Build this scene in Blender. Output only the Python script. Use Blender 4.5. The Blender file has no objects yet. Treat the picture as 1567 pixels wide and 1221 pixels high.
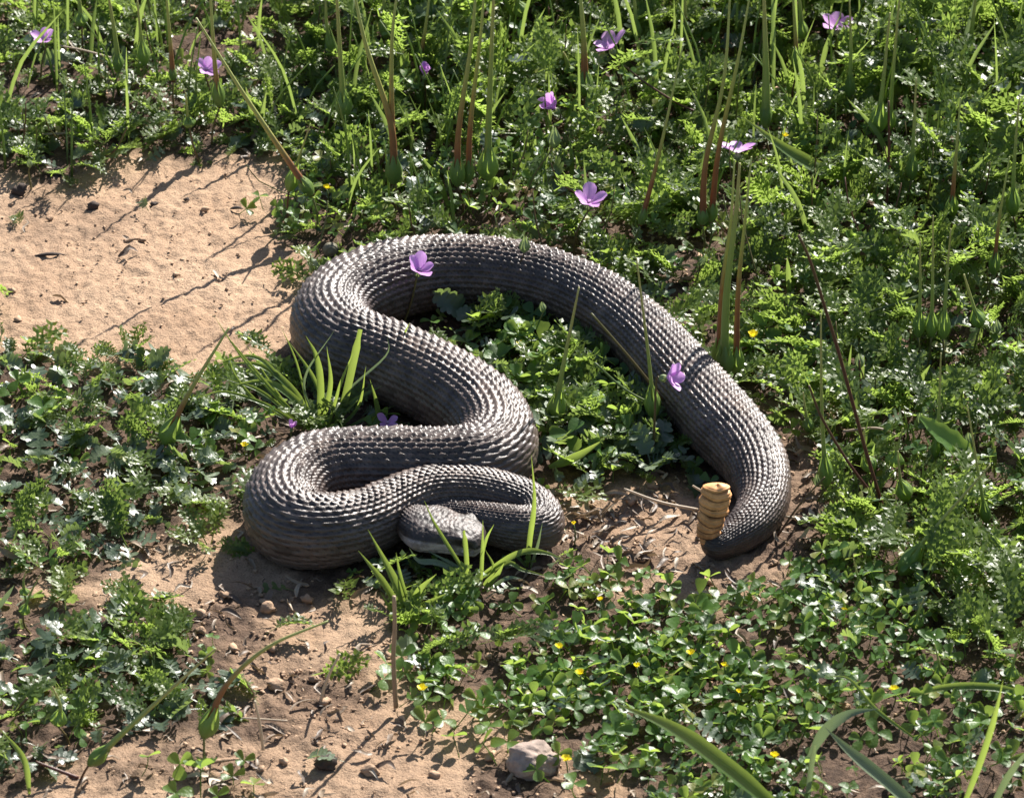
import bpy, math, random
import numpy as np
from mathutils import Vector, Matrix

random.seed(7)
RNG = np.random.default_rng(11)
scene = bpy.context.scene
COL = scene.collection
rad = math.radians

# ------------------------------------------------------------------ camera, sky, sun
PITCH = rad(30)
DIST = 3.2
U = 0.55 / 1567                       # metres per photo pixel at the middle of the frame
SP, CP = math.sin(PITCH), math.cos(PITCH)
CAM = np.array([0.0, -DIST * CP, DIST * SP])
cam_data = bpy.data.cameras.new('camera')
cam = bpy.data.objects.new('camera', cam_data)
COL.objects.link(cam)
cam.location = CAM
cam.rotation_euler = (math.pi / 2 - PITCH, 0, 0)
cam_data.sensor_width = 36
cam_data.lens = 36 * DIST / 0.55
cam_data.clip_start = 0.1
cam_data.clip_end = 200
cam_data.dof.use_dof = True
cam_data.dof.focus_distance = DIST - 0.03
cam_data.dof.aperture_fstop = 36
scene.camera = cam

SUN_EL, SUN_AZ = rad(39), rad(28)     # azimuth from straight behind the scene towards the right
world = bpy.data.worlds.new('World')
scene.world = world
world.use_nodes = True
wn = world.node_tree
wn.nodes.clear()
sky = wn.nodes.new('ShaderNodeTexSky')
sky.sky_type = 'NISHITA'
sky.sun_disc = False
sky.sun_elevation = SUN_EL
sky.sun_rotation = SUN_AZ
bg = wn.nodes.new('ShaderNodeBackground')
bg.inputs['Strength'].default_value = 0.06
wo = wn.nodes.new('ShaderNodeOutputWorld')
wn.links.new(sky.outputs[0], bg.inputs[0])
wn.links.new(bg.outputs[0], wo.inputs[0])
sun_data = bpy.data.lights.new('sun', 'SUN')
sun_data.energy = 5.0
sun_data.angle = rad(0.5)
sun_data.color = (1.0, 0.95, 0.88)
sun = bpy.data.objects.new('sun', sun_data)
COL.objects.link(sun)
sd = Vector((math.sin(SUN_AZ) * math.cos(SUN_EL), math.cos(SUN_AZ) * math.cos(SUN_EL), math.sin(SUN_EL)))
sun.rotation_euler = sd.to_track_quat('Z', 'Y').to_euler()
sun.location = sd * 5
scene.view_settings.view_transform = 'Standard'
scene.view_settings.look = 'None'
scene.view_settings.exposure = 1.33
scene.view_settings.gamma = 1
scene.view_settings.use_curve_mapping = False
scene.cycles.max_bounces = 8
scene.cycles.transmission_bounces = 6
scene.cycles.sample_clamp_indirect = 6

# ------------------------------------------------------------------ coordinates
def ray(px, py):
    x = (px - 783.5) * U / DIST
    y = -(py - 610.5) * U / DIST
    return np.array([x, CP + y * SP, -SP + y * CP])

def P(px, py, z=0.0):                 # point at height z seen at that place of the photo
    d = ray(px, py)
    return CAM + d * ((z - CAM[2]) / d[2])

def PY(px, py, y):                    # point in the upright plane at depth y
    d = ray(px, py)
    return CAM + d * ((y - CAM[1]) / d[1])

def to_px(p):
    p = np.atleast_2d(p)
    d = p - CAM
    f = d[:, 1] * CP - d[:, 2] * SP
    x = d[:, 0] / f
    y = (d[:, 1] * SP + d[:, 2] * CP) / f
    return np.stack([783.5 + x * DIST / U, 610.5 - y * DIST / U], 1)

# ------------------------------------------------------------------ noise
def _hash(ix, iy, seed):
    n = (ix.astype(np.int64) * 374761393 + iy.astype(np.int64) * 668265263 + seed * 1442695041) & 0xffffffff
    n = ((n ^ (n >> 13)) * 1274126177) & 0xffffffff
    n = n ^ (n >> 16)
    return (n & 0xffff) / 65535.0

def vnoise(x, y, seed=0):
    x = np.asarray(x, float); y = np.asarray(y, float)
    ix = np.floor(x); iy = np.floor(y)
    fx = x - ix; fy = y - iy
    fx = fx * fx * (3 - 2 * fx); fy = fy * fy * (3 - 2 * fy)
    a = _hash(ix, iy, seed); b = _hash(ix + 1, iy, seed)
    c = _hash(ix, iy + 1, seed); d = _hash(ix + 1, iy + 1, seed)
    return (a * (1 - fx) + b * fx) * (1 - fy) + (c * (1 - fx) + d * fx) * fy

def fbm(x, y, seed=0, octv=4, g=0.5):
    s = 0; a = 1; t = 0
    for k in range(octv):
        s = s + a * vnoise(x * 2 ** k + k * 17.3, y * 2 ** k - k * 9.1, seed + k); t += a; a *= g
    return s / t

def worley(x, y, seed=0):
    ix = np.floor(x); iy = np.floor(y)
    best = np.full(np.shape(x), 9.0)
    for dx in (-1, 0, 1):
        for dy in (-1, 0, 1):
            cx = ix + dx; cy = iy + dy
            px_ = cx + _hash(cx, cy, seed); py_ = cy + _hash(cx, cy, seed + 5)
            best = np.minimum(best, (px_ - x) ** 2 + (py_ - y) ** 2)
    return np.sqrt(best)

# ------------------------------------------------------------------ where things grow (photo pixels of the ground)
def inside(poly, x, y):
    x = np.asarray(x, float); y = np.asarray(y, float)
    r = np.zeros(x.shape, bool); n = len(poly)
    for i in range(n):
        x1, y1 = poly[i]; x2, y2 = poly[(i + 1) % n]
        if y1 == y2: continue
        c = ((y1 > y) != (y2 > y)) & (x < (x2 - x1) * (y - y1) / (y2 - y1) + x1)
        r ^= c
    return r

SAND = [(-900, 275), (0, 272), (110, 268), (190, 248), (300, 246), (430, 250), (470, 292), (410, 330), (425, 365),
        (492, 400), (452, 515), (400, 550), (300, 578), (200, 566), (90, 564), (0, 550), (-900, 520)]
SOIL_FRONT = [(230, 830), (290, 785), (380, 800), (430, 880), (560, 900), (600, 950), (620, 1010), (650, 1090), (720, 1075), (800, 1120),
              (960, 1190), (1000, 1700), (-900, 1700), (-200, 1230), (60, 1215), (130, 1140), (340, 1125), (350, 1010), (220, 940),
              (20, 940), (30, 890), (160, 880)]
SOIL_MID = [(840, 745), (1060, 735), (1100, 800), (1215, 720), (1180, 620), (1240, 640), (1265, 760), (1265, 840), (1215, 905), (1100, 940), (1000, 925),
            (900, 900), (850, 850)]
CLOVER = [(640, 1010), (760, 990), (800, 920), (930, 920), (1200, 880), (1240, 850), (1400, 900), (1420, 1000), (1567, 1100), (1900, 1150), (1900, 1700), (1000, 1700),
          (960, 1190), (800, 1120), (700, 1110)]
CLOVER_BACK = [(460, 260), (700, 270), (960, 290), (960, 380), (800, 350), (620, 345), (500, 375), (440, 370)]
CLOVER_HEAD = [(640, 880), (800, 870), (880, 900), (900, 960), (760, 960), (660, 940)]

def jitter(x, y, a=28):
    return (x + a * (fbm(x / 60, y / 40, 3, 3) - .5) * 2.4, y + a * (fbm(x / 60, y / 40, 9, 3) - .5) * 1.8)

def bare(x, y):
    jx, jy = jitter(np.asarray(x, float), np.asarray(y, float))
    return inside(SAND, jx, jy) | inside(SOIL_FRONT, jx, jy) | inside(SOIL_MID, jx, jy)

def ground_z(x, y):
    return 0.010 * (fbm(np.asarray(x) * 6 + 4, np.asarray(y) * 4 + 9, 21, 2) - .5)

# ------------------------------------------------------------------ mesh helpers
def mesh_np(name, V, F, smooth=True, attrs=None, colors=None):
    me = bpy.data.meshes.new(name)
    V = np.ascontiguousarray(V, np.float32); F = np.ascontiguousarray(F, np.int32)
    k = F.shape[1]
    me.vertices.add(len(V)); me.vertices.foreach_set('co', V.ravel())
    me.loops.add(F.size); me.loops.foreach_set('vertex_index', F.ravel())
    me.polygons.add(len(F))
    me.polygons.foreach_set('loop_start', np.arange(0, F.size, k, dtype=np.int32))
    me.polygons.foreach_set('use_smooth', np.full(len(F), smooth))
    for n, a in (attrs or {}).items():
        at = me.attributes.new(n, 'FLOAT', 'POINT'); at.data.foreach_set('value', np.ascontiguousarray(a, np.float32))
    for n, a in (colors or {}).items():
        at = me.attributes.new(n, 'FLOAT_COLOR', 'POINT'); at.data.foreach_set('color', np.ascontiguousarray(a, np.float32).ravel())
    me.update(calc_edges=True)
    me.validate()
    return me

def link(name, me, mat=None, parent=None):
    o = bpy.data.objects.new(name, me)
    COL.objects.link(o)
    if mat is not None and len(me.materials) == 0: me.materials.append(mat)
    if parent is not None: o.parent = parent
    return o

def empty(name, loc):
    o = bpy.data.objects.new(name, None)
    o.empty_display_size = 0.01
    o.location = loc
    COL.objects.link(o)
    return o

def tag(o, label, cat, group=None):
    o['label'] = label; o['category'] = cat
    if group: o['group'] = group
    return o

def join(parts):
    Vs, Fs, As = [], [], []; n = 0
    for p in parts:
        V, F = p[0], p[1]
        Vs.append(V); Fs.append(F + n); n += len(V)
        As.append(p[2] if len(p) > 2 else np.zeros(len(V)))
    return np.concatenate(Vs), np.concatenate(Fs), np.concatenate(As)

def smooth_path(pts, n=24):
    pts = np.array(pts, float); m = len(pts)
    if m < 3:
        t = np.linspace(0, 1, n)[:, None]
        return pts[0] * (1 - t) + pts[-1] * t
    ext = np.vstack([2 * pts[0] - pts[1], pts, 2 * pts[-1] - pts[-2]])
    out = []
    for s in np.linspace(0, m - 1 - 1e-6, n):
        i = int(s); f = s - i
        a, b, c, d = ext[i], ext[i + 1], ext[i + 2], ext[i + 3]
        out.append(0.5 * (2 * b + (c - a) * f + (2 * a - 5 * b + 4 * c - d) * f * f + (3 * b - a - 3 * c + d) * f ** 3))
    return np.array(out)

def frames(pts):
    T = np.gradient(pts, axis=0); T /= np.linalg.norm(T, axis=1)[:, None] + 1e-12
    ref = np.array([0.13, 0.97, 0.2]) if abs(T[:, 1]).mean() < .8 else np.array([1, 0.1, 0.2])
    S = np.cross(T, ref); S /= np.linalg.norm(S, axis=1)[:, None] + 1e-12
    N = np.cross(S, T)
    return T, S, N

def tube(pts, radii, sides=6, cap=True, val=None):
    """tube of triangles through pts; val = float per ring"""
    pts = np.array(pts, float); n = len(pts)
    radii = np.broadcast_to(np.asarray(radii, float), (n,))
    T, S, N = frames(pts)
    a = np.arange(sides) * 2 * math.pi / sides
    V = pts[:, None] + radii[:, None, None] * (np.cos(a)[None, :, None] * S[:, None] + np.sin(a)[None, :, None] * N[:, None])
    V = V.reshape(-1, 3)
    F = []
    for i in range(n - 1):
        for j in range(sides):
            p = i * sides + j; q = i * sides + (j + 1) % sides
            F += [(p, q, q + sides), (p, q + sides, p + sides)]
    A = np.repeat(np.linspace(0, 1, n) if val is None else val, sides)
    if cap:
        V = np.vstack([V, pts[0], pts[-1]]); b = len(V) - 2
        for j in range(sides):
            k = (j + 1) % sides
            F += [(b, k, j), (b + 1, (n - 1) * sides + j, (n - 1) * sides + k)]
        A = np.append(A, [A[0], A[-1]])
    return V, np.array(F), A

def ribbon(pts, widths, face=None, fold=0.25):
    """folded blade, three verts across; two-sided thickness comes from the fold"""
    pts = np.array(pts, float); n = len(pts)
    T = np.gradient(pts, axis=0); T /= np.linalg.norm(T, axis=1)[:, None] + 1e-12
    f = np.array([0.3, -0.6, 0.7]) if face is None else np.array(face, float)
    S = np.cross(T, f); S /= np.linalg.norm(S, axis=1)[:, None] + 1e-12
    N = np.cross(S, T)
    w = np.asarray(widths)[:, None]
    V = np.concatenate([pts - S * w + N * w * fold, pts - N * w * .15, pts + S * w + N * w * fold], 1).reshape(-1, 3)
    F = []
    for i in range(n - 1):
        b = i * 3
        F += [(b, b + 1, b + 4), (b, b + 4, b + 3), (b + 1, b + 2, b + 5), (b + 1, b + 5, b + 4)]
    return V, np.array(F), np.repeat(np.linspace(0, 1, n), 3)

def icos(sub=1):
    t = (1 + 5 ** .5) / 2
    v = [(-1, t, 0), (1, t, 0), (-1, -t, 0), (1, -t, 0), (0, -1, t), (0, 1, t), (0, -1, -t), (0, 1, -t), (t, 0, -1), (t, 0, 1), (-t, 0, -1), (-t, 0, 1)]
    v = [np.array(p, float) / np.linalg.norm(p) for p in v]
    f = [(0, 11, 5), (0, 5, 1), (0, 1, 7), (0, 7, 10), (0, 10, 11), (1, 5, 9), (5, 11, 4), (11, 10, 2), (10, 7, 6), (7, 1, 8), (3, 9, 4), (3, 4, 2),
         (3, 2, 6), (3, 6, 8), (3, 8, 9), (4, 9, 5), (2, 4, 11), (6, 2, 10), (8, 6, 7), (9, 8, 1)]
    for _ in range(sub):
        mid = {}; nf = []
        def m(a, b):
            k = (min(a, b), max(a, b))
            if k not in mid:
                p = v[a] + v[b]; v.append(p / np.linalg.norm(p)); mid[k] = len(v) - 1
            return mid[k]
        for a, b, c in f:
            x, y, z = m(a, b), m(b, c), m(c, a)
            nf += [(a, x, z), (b, y, x), (c, z, y), (x, y, z)]
        f = nf
    return np.array(v), np.array(f)

def rot_to(direction, roll=0.0, up=(0, 0, 1)):
    """columns: x side, y along direction, z normal"""
    y = np.array(direction, float); y /= np.linalg.norm(y)
    x = np.cross(y, np.array(up, float)); nx = np.linalg.norm(x)
    x = np.array([1.0, 0, 0]) if nx < 1e-5 else x / nx
    z = np.cross(x, y)
    c, s = math.cos(roll), math.sin(roll)
    x2 = x * c + z * s; z2 = -x * s + z * c
    return np.stack([x2, y, z2], 1)

# ------------------------------------------------------------------ materials
def new_mat(name):
    m = bpy.data.materials.new(name); m.use_nodes = True
    nt = m.node_tree; nt.nodes.clear()
    out = nt.nodes.new('ShaderNodeOutputMaterial')
    return m, nt, out

def nd(nt, kind, **kw):
    n = nt.nodes.new(kind)
    for k, v in kw.items():
        if k.startswith('i_'): n.inputs[k[2:].replace('_', ' ')].default_value = v
        else: setattr(n, k, v)
    return n

def ramp(nt, fac, stops):
    r = nt.nodes.new('ShaderNodeValToRGB')
    e = r.color_ramp.elements
    while len(e) < len(stops): e.new(0.5)
    for el, (p, c) in zip(e, stops):
        el.position = p; el.color = (*c, 1)
    nt.links.new(fac, r.inputs[0])
    return r.outputs[0]

def mixc(nt, fac, a, b, mode='MIX'):
    m = nt.nodes.new('ShaderNodeMix'); m.data_type = 'RGBA'; m.blend_type = mode
    if isinstance(fac, float): m.inputs[0].default_value = fac
    else: nt.links.new(fac, m.inputs[0])
    for s, v in ((6, a), (7, b)):
        if isinstance(v, tuple): m.inputs[s].default_value = (*v, 1)
        else: nt.links.new(v, m.inputs[s])
    return m.outputs[2]

def leaf_material(name, stops, trans, rough=0.42, tfac=0.4, spec=0.5, scale=420, veins=False, hair=0.0):
    """stops: base colour over the tint attribute; trans: colour let through"""
    m, nt, out = new_mat(name); L = nt.links
    at = nd(nt, 'ShaderNodeAttribute', attribute_name='tint')
    oi = nd(nt, 'ShaderNodeObjectInfo')
    tc = nd(nt, 'ShaderNodeNewGeometry')
    no = nd(nt, 'ShaderNodeTexNoise'); no.inputs['Scale'].default_value = scale; no.inputs['Detail'].default_value = 3
    L.new(tc.outputs['Position'], no.inputs['Vector'])
    a1 = nd(nt, 'ShaderNodeMath', operation='MULTIPLY_ADD'); a1.inputs[1].default_value = 0.35; L.new(oi.outputs['Random'], a1.inputs[0]); L.new(at.outputs['Fac'], a1.inputs[2])
    a2 = nd(nt, 'ShaderNodeMath', operation='MULTIPLY_ADD'); a2.inputs[1].default_value = 0.35; L.new(no.outputs[0], a2.inputs[0]); L.new(a1.outputs[0], a2.inputs[2])
    a3 = nd(nt, 'ShaderNodeMath', operation='SUBTRACT'); a3.inputs[1].default_value = 0.3; L.new(a2.outputs[0], a3.inputs[0])
    c = ramp(nt, a3.outputs[0], stops)
    if veins:
        av = nd(nt, 'ShaderNodeAttribute', attribute_name='vein')
        w1 = nd(nt, 'ShaderNodeMath', operation='MULTIPLY'); w1.inputs[1].default_value = 30; L.new(av.outputs['Fac'], w1.inputs[0])
        w2 = nd(nt, 'ShaderNodeMath', operation='SINE'); L.new(w1.outputs[0], w2.inputs[0])
        w3 = nd(nt, 'ShaderNodeMath', operation='MULTIPLY_ADD'); w3.inputs[1].default_value = .28; w3.inputs[2].default_value = .3; L.new(w2.outputs[0], w3.inputs[0])
        c = mixc(nt, w3.outputs[0], c, (.035, .06, .018))
    b = nd(nt, 'ShaderNodeBsdfPrincipled'); L.new(c, b.inputs['Base Color'])
    b.inputs['Roughness'].default_value = rough
    b.inputs['Specular IOR Level'].default_value = spec
    if hair: b.inputs['Sheen Weight'].default_value = hair
    bp = nd(nt, 'ShaderNodeBump'); bp.inputs['Strength'].default_value = 0.5; bp.inputs['Distance'].default_value = 0.0005
    n2 = nd(nt, 'ShaderNodeTexNoise'); n2.inputs['Scale'].default_value = 600; n2.inputs['Detail'].default_value = 2
    L.new(tc.outputs['Position'], n2.inputs['Vector'])
    L.new(n2.outputs[0], bp.inputs['Height']); L.new(bp.outputs[0], b.inputs['Normal'])
    t = nd(nt, 'ShaderNodeBsdfTranslucent')
    tcol = mixc(nt, 0.5, c, trans)
    tm = mixc(nt, a3.outputs[0], tcol, trans)
    L.new(tm, t.inputs['Color'])
    mx = nd(nt, 'ShaderNodeMixShader'); mx.inputs[0].default_value = tfac
    L.new(b.outputs[0], mx.inputs[1]); L.new(t.outputs[0], mx.inputs[2]); L.new(mx.outputs[0], out.inputs[0])
    return m

M = {}
M['feather'] = leaf_material('feathery_leaf', [(0, (.042, .075, .020)), (.45, (.075, .12, .023)), (.8, (.11, .16, .03)), (1, (.13, .17, .045))], (.36, .50, .09), rough=.39, tfac=.52, spec=.5)
M['lobed'] = leaf_material('grey_lobed_leaf', [(0, (.045, .070, .050)), (.5, (.065, .10, .062)), (1, (.12, .16, .09))], (.32, .44, .09), rough=.38, tfac=.34, spec=.6)
M['clover'] = leaf_material('clover_leaf', [(0, (.035, .085, .022)), (.5, (.055, .13, .022)), (.85, (.09, .19, .03)), (1, (.22, .22, .05))], (.38, .52, .085), rough=.42, tfac=.48)
M['grass'] = leaf_material('grass_blade', [(0, (.05, .11, .03)), (.6, (.09, .17, .04)), (1, (.16, .22, .07))], (.42, .54, .09), rough=.40, tfac=.45, scale=260, veins=True)
M['pale_grass'] = leaf_material('pale_grass_blade', [(0, (.16, .22, .13)), (.6, (.22, .27, .17)), (1, (.38, .36, .24))], (.25, .34, .12), rough=.4, tfac=.25, scale=200, veins=True)
M['upright'] = leaf_material('upright_stalk', [(0, (.14, .10, .04)), (.3, (.09, .15, .04)), (.7, (.14, .21, .055)), (1, (.22, .26, .09))], (.36, .48, .10), rough=.4, tfac=.38, scale=120)
M['calyx'] = leaf_material('calyx_green', [(0, (.10, .17, .045)), (.6, (.17, .26, .065)), (1, (.24, .30, .10))], (.36, .50, .08), rough=.45, tfac=.4, scale=600)
M['bud'] = leaf_material('bud_green', [(0, (.14, .19, .09)), (.6, (.20, .26, .12)), (1, (.3, .3, .17))], (.3, .38, .12), rough=.5, tfac=.3, scale=600)
M['yellow'] = leaf_material('yellow_petal', [(0, (.74, .56, .01)), (.6, (.82, .68, .015)), (1, (.85, .74, .04))], (.85, .75, .03), rough=.5, tfac=.35)
M['dry'] = leaf_material('dry_leaf', [(0, (.07, .045, .03)), (.4, (.16, .11, .07)), (.75, (.30, .23, .16)), (1, (.46, .39, .30))], (.3, .2, .1), rough=.55, tfac=.12, scale=250)

def petal_material():
    m, nt, out = new_mat('lilac_petal'); L = nt.links
    at = nd(nt, 'ShaderNodeAttribute', attribute_name='tint')
    av = nd(nt, 'ShaderNodeAttribute', attribute_name='vein')
    c = ramp(nt, at.outputs['Fac'], [(0, (.86, .70, .86)), (.3, (.76, .38, .82)), (1, (.80, .46, .88))])
    w = nd(nt, 'ShaderNodeMath', operation='MULTIPLY'); w.inputs[1].default_value = 26; L.new(av.outputs['Fac'], w.inputs[0])
    s = nd(nt, 'ShaderNodeMath', operation='SINE'); L.new(w.outputs[0], s.inputs[0])
    g = nd(nt, 'ShaderNodeMath', operation='GREATER_THAN'); g.inputs[1].default_value = .8; L.new(s.outputs[0], g.inputs[0])
    h = nd(nt, 'ShaderNodeMath', operation='MULTIPLY'); h.inputs[1].default_value = .45; L.new(g.outputs[0], h.inputs[0])
    c2 = mixc(nt, h.outputs[0], c, (.38, .12, .46))
    b = nd(nt, 'ShaderNodeBsdfPrincipled'); L.new(c2, b.inputs['Base Color']); b.inputs['Roughness'].default_value = .5
    t = nd(nt, 'ShaderNodeBsdfTranslucent'); L.new(c2, t.inputs['Color'])
    mx = nd(nt, 'ShaderNodeMixShader'); mx.inputs[0].default_value = .45
    L.new(b.outputs[0], mx.inputs[1]); L.new(t.outputs[0], mx.inputs[2]); L.new(mx.outputs[0], out.inputs[0])
    return m
M['petal'] = petal_material()

def stem_material(name, stops, rough=.42):
    m, nt, out = new_mat(name); L = nt.links
    at = nd(nt, 'ShaderNodeAttribute', attribute_name='tint')
    tc = nd(nt, 'ShaderNodeNewGeometry')
    no = nd(nt, 'ShaderNodeTexNoise'); no.inputs['Scale'].default_value = 160; no.inputs['Detail'].default_value = 3
    L.new(tc.outputs['Position'], no.inputs['Vector'])
    a = nd(nt, 'ShaderNodeMath', operation='MULTIPLY_ADD'); a.inputs[1].default_value = .3; L.new(no.outputs[0], a.inputs[0]); L.new(at.outputs['Fac'], a.inputs[2])
    a2 = nd(nt, 'ShaderNodeMath', operation='SUBTRACT'); a2.inputs[1].default_value = .15; L.new(a.outputs[0], a2.inputs[0])
    c = ramp(nt, a2.outputs[0], stops)
    b = nd(nt, 'ShaderNodeBsdfPrincipled'); L.new(c, b.inputs['Base Color']); b.inputs['Roughness'].default_value = rough
    b.inputs['Subsurface Weight'].default_value = 0.0
    t = nd(nt, 'ShaderNodeBsdfTranslucent'); L.new(c, t.inputs['Color'])
    mx = nd(nt, 'ShaderNodeMixShader'); mx.inputs[0].default_value = .3
    L.new(b.outputs[0], mx.inputs[1]); L.new(t.outputs[0], mx.inputs[2]); L.new(mx.outputs[0], out.inputs[0])
    return m
M['beak'] = stem_material('red_to_green_beak', [(0, (.20, .055, .03)), (.35, (.30, .15, .06)), (.6, (.36, .36, .11)), (1, (.42, .46, .17))])
M['green_beak'] = stem_material('green_beak', [(0, (.19, .26, .06)), (.6, (.30, .36, .10)), (1, (.42, .40, .16))])
M['stem'] = stem_material('plant_stem', [(0, (.13, .045, .035)), (.5, (.16, .15, .05)), (1, (.13, .19, .06))])
M['straw'] = stem_material('dry_straw', [(0, (.20, .13, .08)), (.5, (.42, .32, .22)), (1, (.55, .46, .34))], .5)

def ground_material():
    m, nt, out = new_mat('sandy_soil'); L = nt.links
    g = nd(nt, 'ShaderNodeNewGeometry')
    at = nd(nt, 'ShaderNodeAttribute', attribute_name='soil')
    def noise(scale, detail=4, rough=.6):
        n = nd(nt, 'ShaderNodeTexNoise'); n.inputs['Scale'].default_value = scale; n.inputs['Detail'].default_value = detail
        n.inputs['Roughness'].default_value = rough; L.new(g.outputs['Position'], n.inputs['Vector']); return n.outputs[0]
    n1 = noise(14, 5); n2 = noise(180, 4); n3 = noise(900, 3, .7)
    sand = ramp(nt, n1, [(.3, (.31, .200, .125)), (.5, (.38, .255, .165)), (.72, (.445, .31, .205))])
    earth = ramp(nt, n2, [(.3, (.045, .028, .020)), (.55, (.095, .060, .040)), (.78, (.22, .145, .10))])
    c = mixc(nt, at.outputs['Fac'], sand, earth)
    sp = ramp(nt, n3, [(.32, (.40, .36, .33)), (.43, (.9, .9, .9)), (.60, (1, 1, 1)), (.70, (1.4, 1.37, 1.32))])
    c = mixc(nt, 1.0, c, sp, 'MULTIPLY')
    b = nd(nt, 'ShaderNodeBsdfPrincipled'); L.new(c, b.inputs['Base Color']); b.inputs['Roughness'].default_value = .9
    b.inputs['Specular IOR Level'].default_value = .2
    ad = nd(nt, 'ShaderNodeMath', operation='MULTIPLY_ADD'); ad.inputs[1].default_value = .5; L.new(n3, ad.inputs[0]); L.new(n2, ad.inputs[2])
    bp = nd(nt, 'ShaderNodeBump'); bp.inputs['Strength'].default_value = .9; bp.inputs['Distance'].default_value = .0024
    L.new(ad.outputs[0], bp.inputs['Height']); L.new(bp.outputs[0], b.inputs['Normal'])
    L.new(b.outputs[0], out.inputs[0])
    return m
M['ground'] = ground_material()

def rock_material(name, lo, hi, scale=120, rough=.85, bump=.001):
    m, nt, out = new_mat(name); L = nt.links
    g = nd(nt, 'ShaderNodeNewGeometry'); at = nd(nt, 'ShaderNodeAttribute', attribute_name='tint')
    n = nd(nt, 'ShaderNodeTexNoise'); n.inputs['Scale'].default_value = scale; n.inputs['Detail'].default_value = 5; n.inputs['Roughness'].default_value = .7
    L.new(g.outputs['Position'], n.inputs['Vector'])
    a = nd(nt, 'ShaderNodeMath', operation='MULTIPLY_ADD'); a.inputs[1].default_value = .5; L.new(at.outputs['Fac'], a.inputs[0]); L.new(n.outputs[0], a.inputs[2])
    c = ramp(nt, a.outputs[0], [(.25, lo), (.8, hi)])
    b = nd(nt, 'ShaderNodeBsdfPrincipled'); L.new(c, b.inputs['Base Color']); b.inputs['Roughness'].default_value = rough
    b.inputs['Specular IOR Level'].default_value = .3
    bp = nd(nt, 'ShaderNodeBump'); bp.inputs['Strength'].default_value = .9; bp.inputs['Distance'].default_value = bump
    L.new(n.outputs[0], bp.inputs['Height']); L.new(bp.outputs[0], b.inputs['Normal']); L.new(b.outputs[0], out.inputs[0])
    return m
M['crumb'] = rock_material('soil_crumb', (.15, .09, .055), (.42, .28, .18), 300)
M['clod'] = rock_material('dark_clod', (.022, .016, .013), (.07, .05, .04), 300)
M['rock'] = rock_material('pale_rock', (.15, .105, .085), (.36, .28, .23), 220)
M['pod'] = rock_material('seed_pod', (.10, .09, .06), (.24, .22, .16), 300)

def snake_material():
    m, nt, out = new_mat('snake_scales'); L = nt.links
    at = nd(nt, 'ShaderNodeAttribute', attribute_name='col')
    g = nd(nt, 'ShaderNodeNewGeometry')
    n = nd(nt, 'ShaderNodeTexNoise'); n.inputs['Scale'].default_value = 1500; n.inputs['Detail'].default_value = 3
    L.new(g.outputs['Position'], n.inputs['Vector'])
    c = mixc(nt, 1.0, at.outputs['Color'], ramp(nt, n.outputs[0], [(.3, (.75, .75, .75)), (.7, (1.15, 1.15, 1.15))]), 'MULTIPLY')
    b = nd(nt, 'ShaderNodeBsdfPrincipled'); L.new(c, b.inputs['Base Color'])
    L.new(at.outputs['Alpha'], b.inputs['Roughness']); b.inputs['Specular IOR Level'].default_value = .42
    bp = nd(nt, 'ShaderNodeBump'); bp.inputs['Strength'].default_value = .5; bp.inputs['Distance'].default_value = .0004
    L.new(n.outputs[0], bp.inputs['Height']); L.new(bp.outputs[0], b.inputs['Normal']); L.new(b.outputs[0], out.inputs[0])
    return m
M['snake'] = snake_material()
M['rattle'] = rock_material('rattle_horn', (.07, .025, .010), (.72, .35, .135), 160, .55, .0003)
M['eye'] = rock_material('snake_eye', (.10, .065, .03), (.26, .18, .09), 900, .15, .00001)
M['pupil'] = rock_material('snake_pupil', (.005, .004, .004), (.01, .008, .006), 300, .1, .00001)

# ------------------------------------------------------------------ snake centre line: photo x, y, radius, lift (all in photo pixels), tail to head
SN = [(1089, 820, 17, 16), (1097, 834, 21, 3), (1116, 825, 25, 0), (1144, 806, 30, 0), (1169, 765, 37, 0), (1155, 706, 47, 0),
      (1105, 649, 52, 0), (1044, 581, 52, 0), (979, 512, 51, 0), (908, 462, 51, 0), (829, 432, 52, 0), (740, 417, 54, 0), (650, 419, 56, 0),
      (573, 437, 60, 0), (520, 466, 60, 0), (506, 500, 61, 0), (534, 533, 61, 0), (590, 552, 60, 0), (650, 577, 60, 0), (702, 606, 60, 0),
      (746, 642, 60, 0), (762, 682, 59, 0), (735, 710, 59, 0), (680, 718, 58, 0), (600, 717, 58, 0), (520, 718, 58, 0), (462, 735, 58, 0),
      (433, 772, 57, 0), (450, 806, 56, 0), (500, 812, 52, 0), (560, 799, 47, 2), (605, 776, 43, 9), (655, 756, 40, 17), (715, 752, 37, 20),
      (775, 762, 35, 17), (816, 780, 34, 8), (828, 803, 34, 2), (802, 810, 33, 6), (750, 801, 29, 12), (700, 792, 27, 14),
      (655, 788, 25, 18), (630, 795, 25, 22), (642, 803, 26, 26), (690, 815, 26, 24), (740, 829, 22, 18)]
def snake_path():
    pts = []; r = []
    for px, py, rr, lf in SN:
        z = (rr + lf) * U
        pts.append(P(px, py, z)); r.append(rr * U)
    pts = np.array(pts); r = np.array(r)
    fine = smooth_path(np.column_stack([pts, r]), 2400)
    # soften sharp places, keep the ends
    for _ in range(260):
        mid = fine[1:-1] * .5 + .25 * (fine[:-2] + fine[2:])
        fine[1:-1] = mid
    d = np.r_[0, np.cumsum(np.linalg.norm(np.diff(fine[:, :3], axis=0), axis=1))]
    return fine, d
SPATH, SLEN = snake_path()
SPX = SPATH[::12]

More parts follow.
